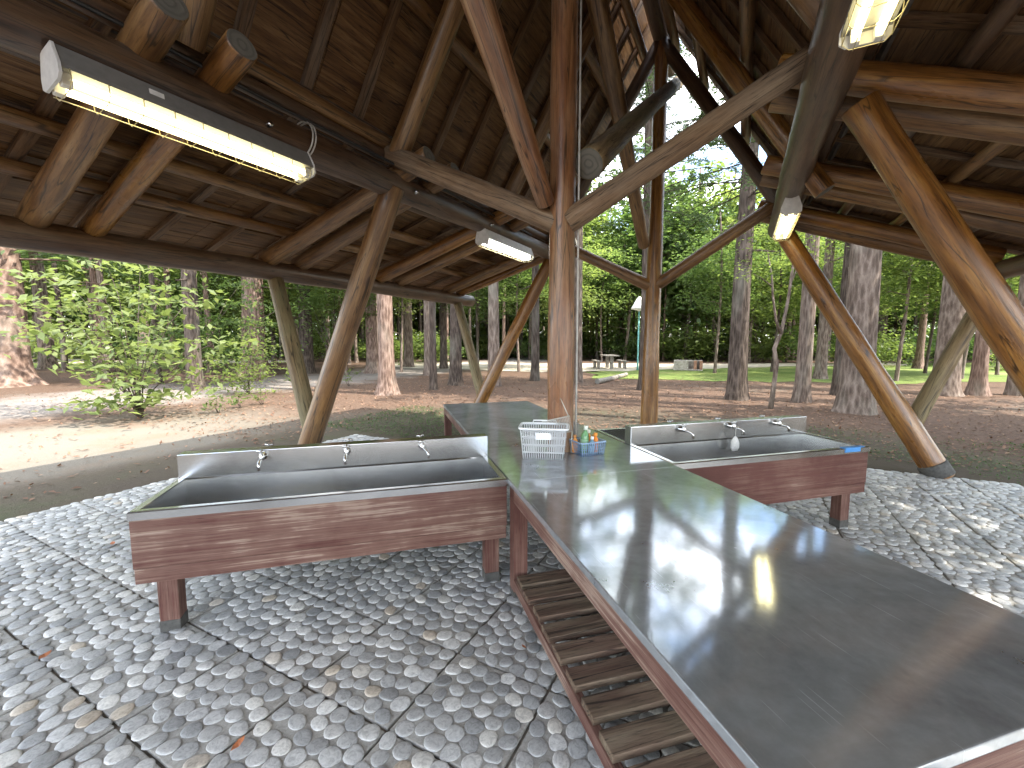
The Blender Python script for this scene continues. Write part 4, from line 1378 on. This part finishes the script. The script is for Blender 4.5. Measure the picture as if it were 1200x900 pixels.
CON = [conifer_crown('conifer_crown', M_NEEDLE, 10.0, 3.0, 70, 40, 0.34) for _ in range(3)]
def larch_crown(name, h, rad, nb, mat, seedk):
    Ps, bm = [], bmesh.new()
    for i in range(nb):
        z = h * vr.random(); th = vr.random() * 6.283; ln = rad * (1 - 0.75 * z / h) * vr.uniform(.6, 1.1)
        d = np.array((math.cos(th), math.sin(th), 0.0)); sd = np.array((-d[1], d[0], 0.0))
        e = [Vector(d * ln * f) + Vector((0, 0, z + .12 * ln * f - .28 * ln * f * f)) for f in (0.02, .35, .7, 1.0)]
        add_tube(bm, e, [.022, .015, .009, .003], 5, cap=False)
        for j in range(9):
            f = vr.uniform(.2, 1.0); b0 = Vector(d * ln * f) + Vector((0, 0, z + .12 * ln * f - .28 * ln * f * f))
            b1 = b0 + Vector(sd * vr.choice((-1, 1)) * vr.uniform(.25, .7) + d * vr.uniform(.1, .5)) + Vector((0, 0, vr.uniform(-.3, .05)))
            add_tube(bm, [b0, b0.lerp(b1, .5) + Vector((0, 0, .03)), b1], [.007, .005, .002], 3, cap=False)
            k = 44
            t_ = vr.random((k, 1)); Ps.append(np.array(b0) + (np.array(b1) - np.array(b0)) * t_ + vr.normal(size=(k, 3)) * .055)
    V, Fq = leaf_quads(np.concatenate(Ps), 0.10, up=.5, aspect=.3)
    me = bm_mesh(name, bm, norm=False); me.materials.append(M_BARK_D)
    lf = from_arrays(name + '_needles', V, Fq); lf.materials.append(mat)
    return me, lf


LARCH = [larch_crown('larch_boughs', 11.0, 4.4, 78, M_NEEDLE, k) for k in range(2)]


def larch(label, x, y, w, cz, trk, sz=1.1):
    o = tree('larch', label, 'tree', x, y, trk, None, 0, w, sz, group='tall larches behind the gable')
    b, l_ = LARCH[len(o.name) % 2]
    for nm, me in (('boughs', b), ('needles', l_)):
        c = bpy.data.objects.new(nm, me); C.objects.link(c); c.parent = o; c.location = (0, 0, cz)


CON_FAR = [conifer_crown('far_conifer_crown', M_NEEDLE, 11.0, 2.9, 64, 34, 0.62) for _ in range(3)]
BRD = [broad_crown('broad_crown', m_, 2.3, 2.9, 140, 52, 0.21, 0.42, 0.3) for m_ in (M_LEAF, M_LEAF_Y, M_LEAF, M_LEAF_Y)]
BRD_FAR = [broad_crown('far_broad_crown', m_, 2.6, 5.2, 115, 28, 0.42, 0.55, 0.2) for m_ in (M_LEAF, M_LEAF_Y, M_LEAF)]
BUSH = [broad_crown('bush_leaves', m_, 1.3, 0.75, 46, 34, 0.19, 0.28, 0.3) for m_ in (M_LEAF, M_LEAF_D, M_LEAF_Y)]
TR = [trunk_mesh('trunk', m_, 16, 0.25, fl, 0.0, limbs_for(16, 3.5, 14, 16, 1.7, 0.035, (-.15, .35)), curve=cv) for m_, fl, cv in ((M_BARK, .42, .2), (M_BARK_R, .75, .15), (M_BARK_D, .4, .25), (M_BARK, .3, .1), (M_BARK_R, .5, .3))]
TRS = [trunk_mesh('trunk', m_, 9, 0.10, .3, 0.0, limbs_for(9, 2.0, 8, 9, 1.8, 0.03, (.2, .8)), curve=.45, seg=10) for m_ in (M_BARK, M_BARK_D, M_BARK)]
TRF = [trunk_mesh('trunk', m_, 11, 0.17, .3, 0.0, limbs_for(11, 3, 10, 8, 1.6, .03), curve=.35, seg=8) for m_ in (M_BARK, M_BARK_D, M_BARK_R)]

# trunks that stand out one by one: pixel of the foot, width in pixels, trunk kind, crown foot height, label
MAIN = [
    (8, 452, 40, 1, 7.5, 'thick flared trunk at the left edge of the photo'),
    (57, 432, 14, 0, 7.0, 'straight trunk beside the left picnic table'),
    (158, 419, 7, 2, 6.5, 'thin far trunk on the grass strip, left of a close pair'),
    (172, 423, 12, 0, 6.5, 'stout far trunk, left one of a close pair behind the shrub'),
    (189, 423, 10, 2, 6.0, 'dark far trunk, right one of a close pair behind the shrub'),
    (229, 457, 16, 2, 7.0, 'dark trunk half hidden by the large leaved shrub'),
    (299, 440, 24, 1, 7.5, 'broad pale trunk seen behind the leaves under the left eave'),
    (360, 437, 14, 2, 7.0, 'dark trunk between the left strut and its eave strut'),
    (381, 418, 7, 0, 6.0, 'slender far trunk just right of the left strut'),
    (437, 437, 13, 1, 7.0, 'trunk with flared pale foot behind the reddish trunk'),
    (454, 462, 18, 1, 7.5, 'reddish trunk with sunlit flared foot right of the left strut'),
    (479, 430, 10, 0, 6.5, 'leaning grey trunk farther back past the reddish trunk'),
    (495, 418, 7, 2, 6.0, 'dark far trunk left of a pair under the eave log end'),
    (502, 440, 9, 0, 6.5, 'pale grey trunk just behind a thin dark one'),
    (508, 457, 8, 2, 7.0, 'thin black trunk in front of the pale grey one'),
    (520, 432, 8, 2, 6.0, 'slim dark trunk left of the far eave strut'),
    (534, 451, 14, 2, 7.0, 'dark trunk with flared foot beside the far eave strut'),
    (579, 452, 13, 0, 7.0, 'pale mottled trunk right of the far left strut'),
    (627, 446, 9, 2, 7.0, 'thin dark trunk left of the middle post'),
    (676, 448, 11, 0, 7.0, 'grey trunk half hidden behind the middle post'),
    (863, 468, 19, 2, 9.5, 'tall dark trunk rising past the open gable'),
    (939, 471, 15, 0, 7.5, 'brown trunk between the forked sapling and the far right strut'),
    (961, 444, 11, 0, 7.0, 'slim trunk farther back, just left of the far right strut'),
    (981, 463, 11, 2, 7.5, 'dark trunk touching the left side of the thickest right trunk'),
    (1001, 483, 31, 0, 8.5, 'thick grey trunk behind the far right strut'),
    (1030, 417, 12, 0, 6.0, 'grey far trunk just right of the thick one'),
    (1076, 432, 7, 1, 6.0, 'thin pale trunk on the lawn at the right'),
    (1106, 463, 23, 0, 8.0, 'stout grey trunk behind the right eave strut'),
    (1145, 463, 13, 1, 7.5, 'pale reddish trunk right of the right eave strut'),
    (1190, 463, 14, 0, 7.5, 'grey trunk at the right edge of the photo'),
]
OCC = []
for (px, py, w, k, cz, lab) in MAIN:
    p = gp(px, py)
    m_per = p.y / F_
    r = w * m_per / 2
    sxy = r / 0.235
    hz = vr.uniform(0.95, 1.2)
    k2 = max(0.85, min(1.5, 0.8 + r))
    OCC.append((p.x, p.y))
    sp_ = px == 863
    if sp_:
        larch(lab, p.x, p.y, sxy, 5.2, TR[k])
        continue
    tree('tall_tree', lab, 'tree', p.x, p.y, TR[k], CON[int(vr.integers(3))], cz, sxy, hz, k2, k2 * .9, group='tall trees of the wood')

for (az_, d_, cz, lab) in ((17.0, 14.6, 5.6, 'larch hidden behind the far post, its twigs showing through the gable'), (6.6, 15.5, 6.5, 'larch hidden behind the middle post, twigs reaching over the gable')):
    x_, y_ = d_ * math.sin(R(az_)), d_ * math.cos(R(az_))
    larch(lab, x_, y_, .75, cz, TR[2], 1.15); OCC.append((x_, y_))

# the forked sapling
p = gp(903, 479)
fk = thing('sapling', 'thin crooked sapling forking in two on the needle litter', 'sapling', (p.x, p.y, 0), (0, 0, 0))
bm = bmesh.new()
mp_ = p.y / F_
q = lambda x, y, dy=0: Vector(((x - 903) * mp_, dy, (479 - y) * mp_))
add_tube(bm, [q(903, 481), q(905, 455), q(907, 425), q(903, 408), q(910, 390), q(916, 350), q(919, 310), q(915, 270, .2)], [.06, .052, .048, .046, .04, .034, .028, .012], 8)
add_tube(bm, [q(910, 392), q(900, 375, -.1), q(892, 350, -.2), q(886, 325, -.3), q(880, 300, -.3)], [.03, .027, .024, .02, .008], 7)
add_tube(bm, [q(917, 335), q(930, 315, .2), q(945, 305, .4)], [.02, .015, .005], 6)
add_tube(bm, [q(889, 338, -.25), q(872, 330, -.4), q(860, 326, -.5)], [.014, .01, .004], 6)
link('trunk', bm_mesh('trunk', bm, True, False), fk, M_BARK)
P = np.concatenate([np.array(q(*c)) + vr.normal(size=(150, 3)) * np.array((.35, .4, .13)) for c in ((915, 275, .2), (880, 302, -.3), (945, 300, .4), (862, 322, -.5), (900, 290, 0), (930, 285, .3), (875, 270, -.6))])
V, Fq = leaf_quads(P, 0.085)
link('crown', from_arrays('crown', V, Fq), fk, M_LEAF_Y)

# understorey trees with light green crowns among the trunks
def free(x, y, d):
    return all((x - a) ** 2 + (y - b) ** 2 > d * d for a, b in OCC)


def in_clearing(x, y):
    return (-9 < x < 33 and 15.0 < y < 33) or (-46 < x < -16 and 24 < y < 36)


UND = [(60, 412), (130, 418), (205, 428), (262, 428), (322, 432), (345, 420), (395, 425), (415, 418), (465, 414), (548, 420), (600, 416), (640, 414), (20, 418), (290, 414), (235, 416),
       (690, 411), (735, 410), (790, 411), (835, 410), (880, 411), (925, 411), (985, 412), (1050, 416), (1090, 414), (1125, 420), (1165, 425), (1185, 415), (1010, 410), (655, 409), (570, 410), (505, 410), (440, 411)]
for i, (px, py) in enumerate(UND):
    p = gp(px, py)
    x, y = p.x + vr.uniform(-1, 1), p.y + vr.uniform(-1, 1)
    OCC.append((x, y))
    sc_ = vr.uniform(0.9, 1.45) * (1.25 if p.y > 35 else 1.0)
    kb = int(vr.integers(4))
    tree('understorey_tree', 'light green broadleaf tree among the trunks ' + where(x, y), 'tree', x, y, TRS[i % 3], BRD[kb] if p.y < 45 else BRD_FAR[kb % 3], (1.5 if p.y < 45 else 1.2) * sc_, sc_, sc_, sc_ * 1.15, sc_ * 1.25, group='broadleaf trees under the tall ones')
for i, (az_, d_, k) in enumerate(((7, 35, 1.15), (11, 37.5, 1.3), (14.5, 35.5, 1.2), (18, 38, 1.35), (21.5, 36, 1.25), (25, 37.5, 1.3), (28.5, 36, 1.2), (32, 38, 1.25), (3, 37, 1.2))):
    x, y = d_ * math.sin(R(az_)), d_ * math.cos(R(az_))
    OCC.append((x, y))
    lab = ('just right of the middle post', 'above the fallen log', 'left of the lamp post', 'right behind the far post', 'above the concrete hearth', 'behind the tall dark trunk', 'right of the forked sapling', 'behind the far right strut', 'hidden mostly by the middle post')[i]
    tree('leafy_tree', 'tall bright leafy tree past the clearing, ' + lab, 'tree', x, y, TRS[i % 3], BRD_FAR[i % 2 + (i % 3 == 0)] , 1.5, 1.3, 1.1, k * .95, k * 1.0, group='leafy trees behind the clearing')
for i, (px, Y, cz, k) in enumerate(((838, 21, 2.6, .8), (905, 22, 2.4, 1.0), (958, 24, 2.6, 1.0), (1052, 17, 2.6, .95), (1085, 21, 2.4, 1.1), (1128, 18, 2.6, 1.0), (1170, 20, 2.4, 1.05), (1015, 27, 2.4, 1.2), (608, 22, 2.8, .8), (655, 25, 2.8, 1.0), (560, 24, 2.6, 1.0), (470, 22, 2.8, 1.0), (405, 20, 2.4, .9), (345, 22, 2.2, 1.0), (705, 33, 3.0, 1.2), (885, 33, 3.0, 1.2))):
    x = (px - 600) / F_ * Y
    OCC.append((x, Y))
    lab = ('between the hearth and the tall dark trunk', 'right behind the forked sapling', 'beside the slim trunk left of the far right strut', 'between the thickest right trunk and the pale lawn trunk',
           'just left of the stout trunk by the right eave strut', 'just right of the stout trunk by the right eave strut', 'near the right edge of the photo', 'behind the thickest trunk on the right',
           'right of the far left strut', 'behind the middle post', 'left of the pale mottled trunk', 'just right of the reddish trunk', 'behind the foot of the near left strut',
           'behind the left eave strut', 'behind the picnic table in the clearing', 'far behind the tall dark trunk right of the hearth')[i]
    tree('airy_tree', 'slender airy tree ' + lab, 'tree', x, Y, TRS[i % 3], BRD[1 if i % 2 else 0], cz, .7, .85, k, k * .9, group='airy broadleaf trees among the trunks')
# mid-distance trees left and right of the clearing
n = 0
tries = 0
while n < 46 and tries < 4000:
    tries += 1
    az = math.radians(vr.uniform(-56, 56)); d = vr.uniform(20, 44)
    x, y = d * math.sin(az), d * math.cos(az)
    if in_clearing(x, y) or not free(x, y, 2.6): continue
    if 8 < math.degrees(az) < 29 and d < 38: continue
    if math.degrees(az) > 29 and vr.random() < .6: continue
    OCC.append((x, y)); n += 1
    k = int(vr.integers(5))
    tree('slim_tree', 'slim tall tree in the middle distance ' + where(x, y), 'tree', x, y, TR[k], CON[n % 3], vr.uniform(4.0, 6.5), vr.uniform(.35, .7), vr.uniform(.85, 1.1), vr.uniform(.8, 1.1), vr.uniform(.8, 1.0), group='slim trees in the middle distance')
n = 0
tries = 0
while n < 92 and tries < 6000:
    tries += 1
    az = math.radians(vr.uniform(-54, 54)); d = vr.uniform(30, 50)
    x, y = d * math.sin(az), d * math.cos(az)
    if in_clearing(x, y) or not free(x, y, 1.5) or (5 < math.degrees(az) < 30 and y < 33.5): continue
    OCC.append((x, y)); n += 1
    tree('slender_trunk', 'slender straight trunk under a thin high crown ' + where(x, y), 'tree', x, y, TRF[n % 3], BRD[n % 4], vr.uniform(5.0, 8.0), vr.uniform(.55, 1.0), vr.uniform(1.0, 1.3), vr.uniform(.8, 1.2), vr.uniform(.7, 1.1), group='slender trunks receding into the wood')
# the dense far edge of the wood
n = 0
tries = 0
while n < 135 and tries < 8000:
    tries += 1
    az = math.radians(vr.uniform(-58, 58)); d = vr.uniform(43, 82)
    x, y = d * math.sin(az), d * math.cos(az)
    if y < 33 or not free(x, y, 2.4): continue
    OCC.append((x, y)); n += 1
    low = 7 < math.degrees(az) < 30
    if n % 5 < 4:
        tree('far_tree', 'leafy far tree at the wood edge ' + where(x, y), 'tree', x, y, TRF[n % 3], BRD_FAR[n % 3], vr.uniform(1.0, 3.0), vr.uniform(.8, 1.3), .8 if low else 1.0, vr.uniform(1.0, 1.5), vr.uniform(.9, 1.3) * (.85 if low else 1.1), group='trees of the far edge')
    else:
        tree('far_tree', 'far conifer at the wood edge ' + where(x, y), 'tree', x, y, TRF[n % 3], CON_FAR[n % 3], vr.uniform(2.5, 4.5), vr.uniform(.8, 1.3), .8 if low else 1.0, vr.uniform(1.0, 1.4), vr.uniform(.8, 1.0) * (.85 if low else 1.1), group='trees of the far edge')
for i in range(52):
    az = math.radians(-56 + 112 * (i + vr.uniform(-.4, .4)) / 51); d = vr.uniform(38, 60)
    x, y = d * math.sin(az), d * math.cos(az)
    if in_clearing(x, y) or y < 26: continue
    k = vr.uniform(0.9, 1.9)
    o = thing('bush', 'low leafy bush under the far trees ' + where(x, y), 'bush', (x, y, 0), (0, 0, vr.random() * 6), 'bushes at the far edge')
    c = bpy.data.objects.new('leaves', BUSH[i % 3]); C.objects.link(c); c.parent = o; c.scale = (k * 1.3, k * 1.3, k)
for i in range(30):
    az_ = -50 + 102 * (i + vr.uniform(-.4, .4)) / 29
    d = vr.uniform(35.5, 40) if az_ > -8 else vr.uniform(30, 40)
    x, y = d * math.sin(R(az_)), d * math.cos(R(az_))
    if az_ < -20 and in_clearing(x, y): x, y = x * 1.25, y * 1.25
    k = vr.uniform(0.7, 1.5)
    o = thing('bush', 'sunlit green bush edging the clearing ' + where(x, y), 'bush', (x, y, 0), (0, 0, vr.random() * 6), 'bushes along the clearing')
    c = bpy.data.objects.new('leaves', BUSH[2 if i % 3 else 0]); C.objects.link(c); c.parent = o; c.scale = (k * 1.2, k * 1.2, k * 1.25)
# the wood goes on as one mass behind them
P = []
for i in range(900):
    az = math.radians(vr.uniform(-64, 64)); d = vr.uniform(84, 105)
    c = np.array((d * math.sin(az), d * math.cos(az), 14 * vr.random() ** 1.5))
    P.append(c + vr.normal(size=(34, 3)) * np.array((2.2, 2.2, 1.3)))
V, Fq = leaf_quads(np.concatenate(P), 1.5, up=.5)
V[:, 2] = np.maximum(V[:, 2], 0.02)
o = link('distant_wood', from_arrays('distant_wood', V, Fq), None, M_LEAF_Y)
tag(o, 'unbroken dark green wood closing the view behind the trees', 'wood', kind='stuff')

# trees beside the shelter on the sun side, beyond the right edge of the photo
for (x, y, k) in ((10.2, 3.4, .62), (12.8, 4.6, .75), (13.2, 6.8, .8), (11.5, -1.6, .7), (15.0, 1.5, .9), (17, 4.5, 1.0), (15.5, 8.5, .9), (20.5, 4.5, 1.0)):
    tree('tall_tree', 'tall conifer standing on the sunny side of the shelter', 'tree', x, y, TR[0], CON[int(vr.integers(3))], 3.4, 1.0, 1.0, k * 1.05, k * .95, group='conifers on the sunny side')

for (x, y, k) in ((11.6, 2.6, 1.4), (13.0, 3.9, 1.6), (12.6, -1.0, 1.4), (14.8, 1.4, 1.5)):
    tree('shade_tree', 'broadleaf tree shading the right side of the shelter', 'tree', x, y, TRS[0], BRD[0], 2.2, k, k, k, k, group='broadleaf trees on the sunny side')

# ------------------------------------------------------------------ shrubs with large leaves at the left
def shrub(label, px, py, tips, nleaf, size, mat, r0=0.03, spread=(.42, .42, .16), name='shrub'):
    """tips: pixels where the boughs end, with an offset in depth (m)"""
    p = gp(px, py); mp2 = p.y / F_
    o = thing(name, label, 'shrub', (p.x, p.y, 0))
    bm = bmesh.new(); Ps = []
    for (tx, ty, dy) in tips:
        e = Vector(((tx - px) * mp2, dy, (py - ty) * mp2 * 1.0))
        m1 = Vector((e.x * .12 - .05 + vr.uniform(-.05, .05), e.y * .15, e.z * .30)); m2 = Vector((e.x * .62, e.y * .65, e.z * .78 + .05))
        add_tube(bm, [Vector((vr.uniform(-.02, .02), vr.uniform(-.02, .02), -0.03)), m1, m2, e], [r0, r0 * .62, r0 * .36, r0 * .12], 7)
        for f, w in ((1.0, 1.0), (.8, .7), (.62, .5)):
            c = m1.lerp(m2, (f - .4) / .4) if f < .8 else m2.lerp(e, (f - .8) / .2)
            k = int(nleaf * w)
            Ps.append(np.array(c) + vr.normal(size=(k, 3)) * np.array(spread) * (0.55 + .45 * f))
    link('stem', bm_mesh('stem', bm, True, False), o, M_BARK_D)
    P = np.concatenate(Ps); P = P[P[:, 2] > 0.08]
    V, Fq = leaf_quads(P, size, up=.72, aspect=.52, droop=.25)
    link('leaves', from_arrays('leaves', V, Fq), o, mat)
    return o


shrub('spreading shrub with large pale green leaves on the sandy yard', 165, 490,
      [(135, 425, 0), (118, 345, .3), (60, 330, .6), (20, 350, .2), (180, 335, .5), (225, 355, .1), (90, 385, -.3), (205, 405, -.4), (218, 458, -.2), (150, 312, .6), (40, 395, .4), (100, 305, .8), (245, 400, .4), (5, 315, .9), (70, 360, 0), (140, 468, -.5), (180, 440, -.4)], 44, 0.20, M_BIGLEAF, 0.020, (.46, .46, .06))
shrub('bushy young tree with smaller mid green leaves behind the large leaved shrub', 232, 452,
      [(150, 370, 0), (190, 350, .8), (240, 335, .4), (280, 355, 0), (300, 380, .5), (215, 400, -.6), (265, 410, -.5), (170, 410, .4), (300, 415, 0), (320, 360, .9), (130, 340, 1), (250, 375, 0), (200, 375, .3), (270, 330, 1)], 110, 0.16, M_LEAF, 0.028, (.6, .6, .12))
shrub('leafy sapling between the shrub and the left eave strut', 292, 462,
      [(262, 425, 0), (280, 400, .2), (310, 405, 0), (325, 430, -.2), (290, 440, -.3), (255, 445, .2), (300, 375, .3)], 70, 0.12, M_LEAF_Y, 0.014, (.32, .32, .12))
for i, (px, py, lab) in enumerate(((257, 484, 'small low plant with bright leaves on the sand near the sink'), (308, 474, 'tuft of small leaves on the litter left of the strut'),
                                   (283, 478, 'tuft of small leaves between the two low plants'), (345, 452, 'small green plant behind the left eave strut'), (410, 452, 'small green plant on the litter right of the left strut'))):
    shrub(lab, px, py, [(px - 8, py - 12, 0), (px + 8, py - 14, .1), (px + 1, py - 19, -.1), (px - 3, py - 8, -.15)], 9, 0.10, M_BIGLEAF if i == 0 else M_LEAF_Y, 0.008, (.10, .10, .05), 'plant')
shrub('lush green broadleaf tree under the far end of the left eave', 395, 440,
      [(370, 350, 0), (400, 345, .5), (385, 325, 1), (420, 355, 0), (350, 365, .5), (405, 380, -.4), (375, 385, -.4), (345, 340, .8), (425, 330, 1.2)], 50, 0.16, M_LEAF, 0.03, (.6, .6, .25), 'young_tree')

# ------------------------------------------------------------------ litter and ground cover
def scatter(name, label, n, fn, size, mat, z=0.012, up=.9):
    P = []
    while len(P) < n:
        x, y = fn()
        P.append((x, y, z + vr.random() * 0.015))
    V, Fq = leaf_quads(np.array(P), size, up=up, aspect=.45, droop=0)
    V[:, 2] = np.maximum(V[:, 2], 0.006)
    return tag(link(name, from_arrays(name, V, Fq), None, mat), label, kind='stuff')


M_LITTER = mat_leaf('dry_litter', (0.10, 0.05, 0.03), (0.20, 0.11, 0.07), (0.32, 0.21, 0.13), 0.1, 0.8)


def far_ring():
    while True:
        az = math.radians(vr.uniform(-55, 55)); d = 5.5 + 14 * vr.random() ** 1.4
        x, y = d * math.sin(az), d * math.cos(az)
        q = ((x * math.sin(AS) + y * math.cos(AS)), (x * math.cos(AS) - y * math.sin(AS)))
        if -6.2 < q[1] < 3.6 and q[0] < 7.3: continue
        if q[1] < -6 and q[0] < 4 and vr.random() < .75: continue
        return x, y


scatter('leaf_litter', 'dry needles, twigs and leaves strewn over the forest floor', 9000, far_ring, 0.075, M_LITTER)


def mossy():
    while True:
        s_, t_ = vr.uniform(4.8, 8.2), vr.uniform(-7.0, -3.2)
        if cut(s_ - SP, t_): 
            p = S(s_, t_); return p.x, p.y


scatter('ground_cover', 'low green clover and moss between the left sink and the trees', 5200, mossy, 0.045, M_LEAF_D, 0.02, .8)


def mossy2():
    while True:
        s_, t_ = vr.uniform(4.0, 9.5), vr.uniform(1.0, 6.0)
        if s_ + t_ > 9.5 or s_ > 7.2:
            if vr.random() < .5 + .5 * math.sin(s_ * 2.3) * math.sin(t_ * 1.9):
                p = S(s_, t_); return p.x, p.y


scatter('ground_cover', 'thin moss and clover on the soil right of the sink', 3800, mossy2, 0.04, M_LEAF_D, 0.015, .85)

# ------------------------------------------------------------------ things in the clearing
M_GREYWOOD = mat_log('grey_bench_wood', (0.10, 0.085, 0.07), (0.20, 0.175, 0.15), (0.32, 0.29, 0.25), 0.7, 0.4, axis='X')


def picnic(label, px, py, rz, k=1.0):
    p = gp(px, py)
    o = thing('picnic_table', label, 'picnic table', (p.x, p.y, 0.02), (0, 0, rz), None)
    for y_ in (-.26, 0.0, .26):
        box_obj('top_board', o, M_GREYWOOD, -.85 * k, .85 * k, y_ - .125, y_ + .125, .70, .745)
    for sgn in (-1, 1):
        box_obj('bench', o, M_GREYWOOD, -.85 * k, .85 * k, sgn * .72 - .13, sgn * .72 + .13, .40, .445)
        for x in (-.55 * k, .55 * k):
            box_obj('bench_leg', o, M_GREYWOOD, x - .05, x + .05, sgn * .72 - .08, sgn * .72 + .08, 0, .398)
    for x in (-.55 * k, .55 * k):
        box_obj('leg', o, M_GREYWOOD, x - .06, x + .06, -.09, .09, 0, .698)
    return o


picnic('wooden picnic table with benches out on the sunlit clearing', 714, 432, R(90))
picnic('wooden picnic table with benches beyond the trunks at the left', 35, 425, R(20), 1.2)

p = gp(747, 434)
lp = thing('street_lamp', 'teal lamp post with white cone lamp in the clearing', 'lamp post', (p.x, p.y, 0))
bm = bmesh.new(); add_tube(bm, [(0, 0, 0), (0, 0, .5), (0, 0, 3.1)], [.06, .042, .038], 12)
link('pole', bm_mesh('pole', bm, True), lp, M_TEAL)
bm = bmesh.new(); add_lathe(bm, [(0.05, 3.1), (0.10, 3.15), (0.43, 3.22), (0.40, 3.30), (0.14, 3.75), (0.05, 3.85), (0, 3.87)], 18)
link('lamp_shade', bm_mesh('lamp_shade', bm), lp, M_WHITE)

p = gp(806, 434)
M_BLOCK = mat_plain('pale_concrete_block', (0.36, 0.32, 0.27), 0.9, var=.3, scale=12, bump=.3)
M_FIREBRICK = mat_plain('fire_brick', (0.32, 0.17, 0.11), 0.9, var=.3, scale=12, bump=.3)
ht = thing('hearth', 'pale concrete cooking hearth standing on the lawn', 'hearth', (p.x, p.y, 0.02), (0, 0, R(-22)))
box_obj('slab', ht, M_BLOCK, -.72, .72, -.42, .42, 0, .06, .01)
box_obj('back_wall', ht, M_BLOCK, -.70, .70, .20, .38, .06, .52, .01)
for x in (-.70, -.12, .28, .56):
    box_obj('side_wall', ht, M_BLOCK if x < 0 else M_FIREBRICK, x, x + .14, -.38, .198, .06, .50, .01)
box_obj('front_wall', ht, M_BLOCK, -.558, -.122, -.378, -.24, .062, .48, .01)

a_, b_ = gp(700, 450), gp(734, 441)
lg = thing('fallen_log', 'pale fallen log lying on the ground right of the middle post', 'log', (a_.x, a_.y, 0))
log('bark', (0, 0, 0.09), (b_.x - a_.x, b_.y - a_.y, 0.09), 0.10, 0.08, M_GREYWOOD, parent=lg, seg=14)
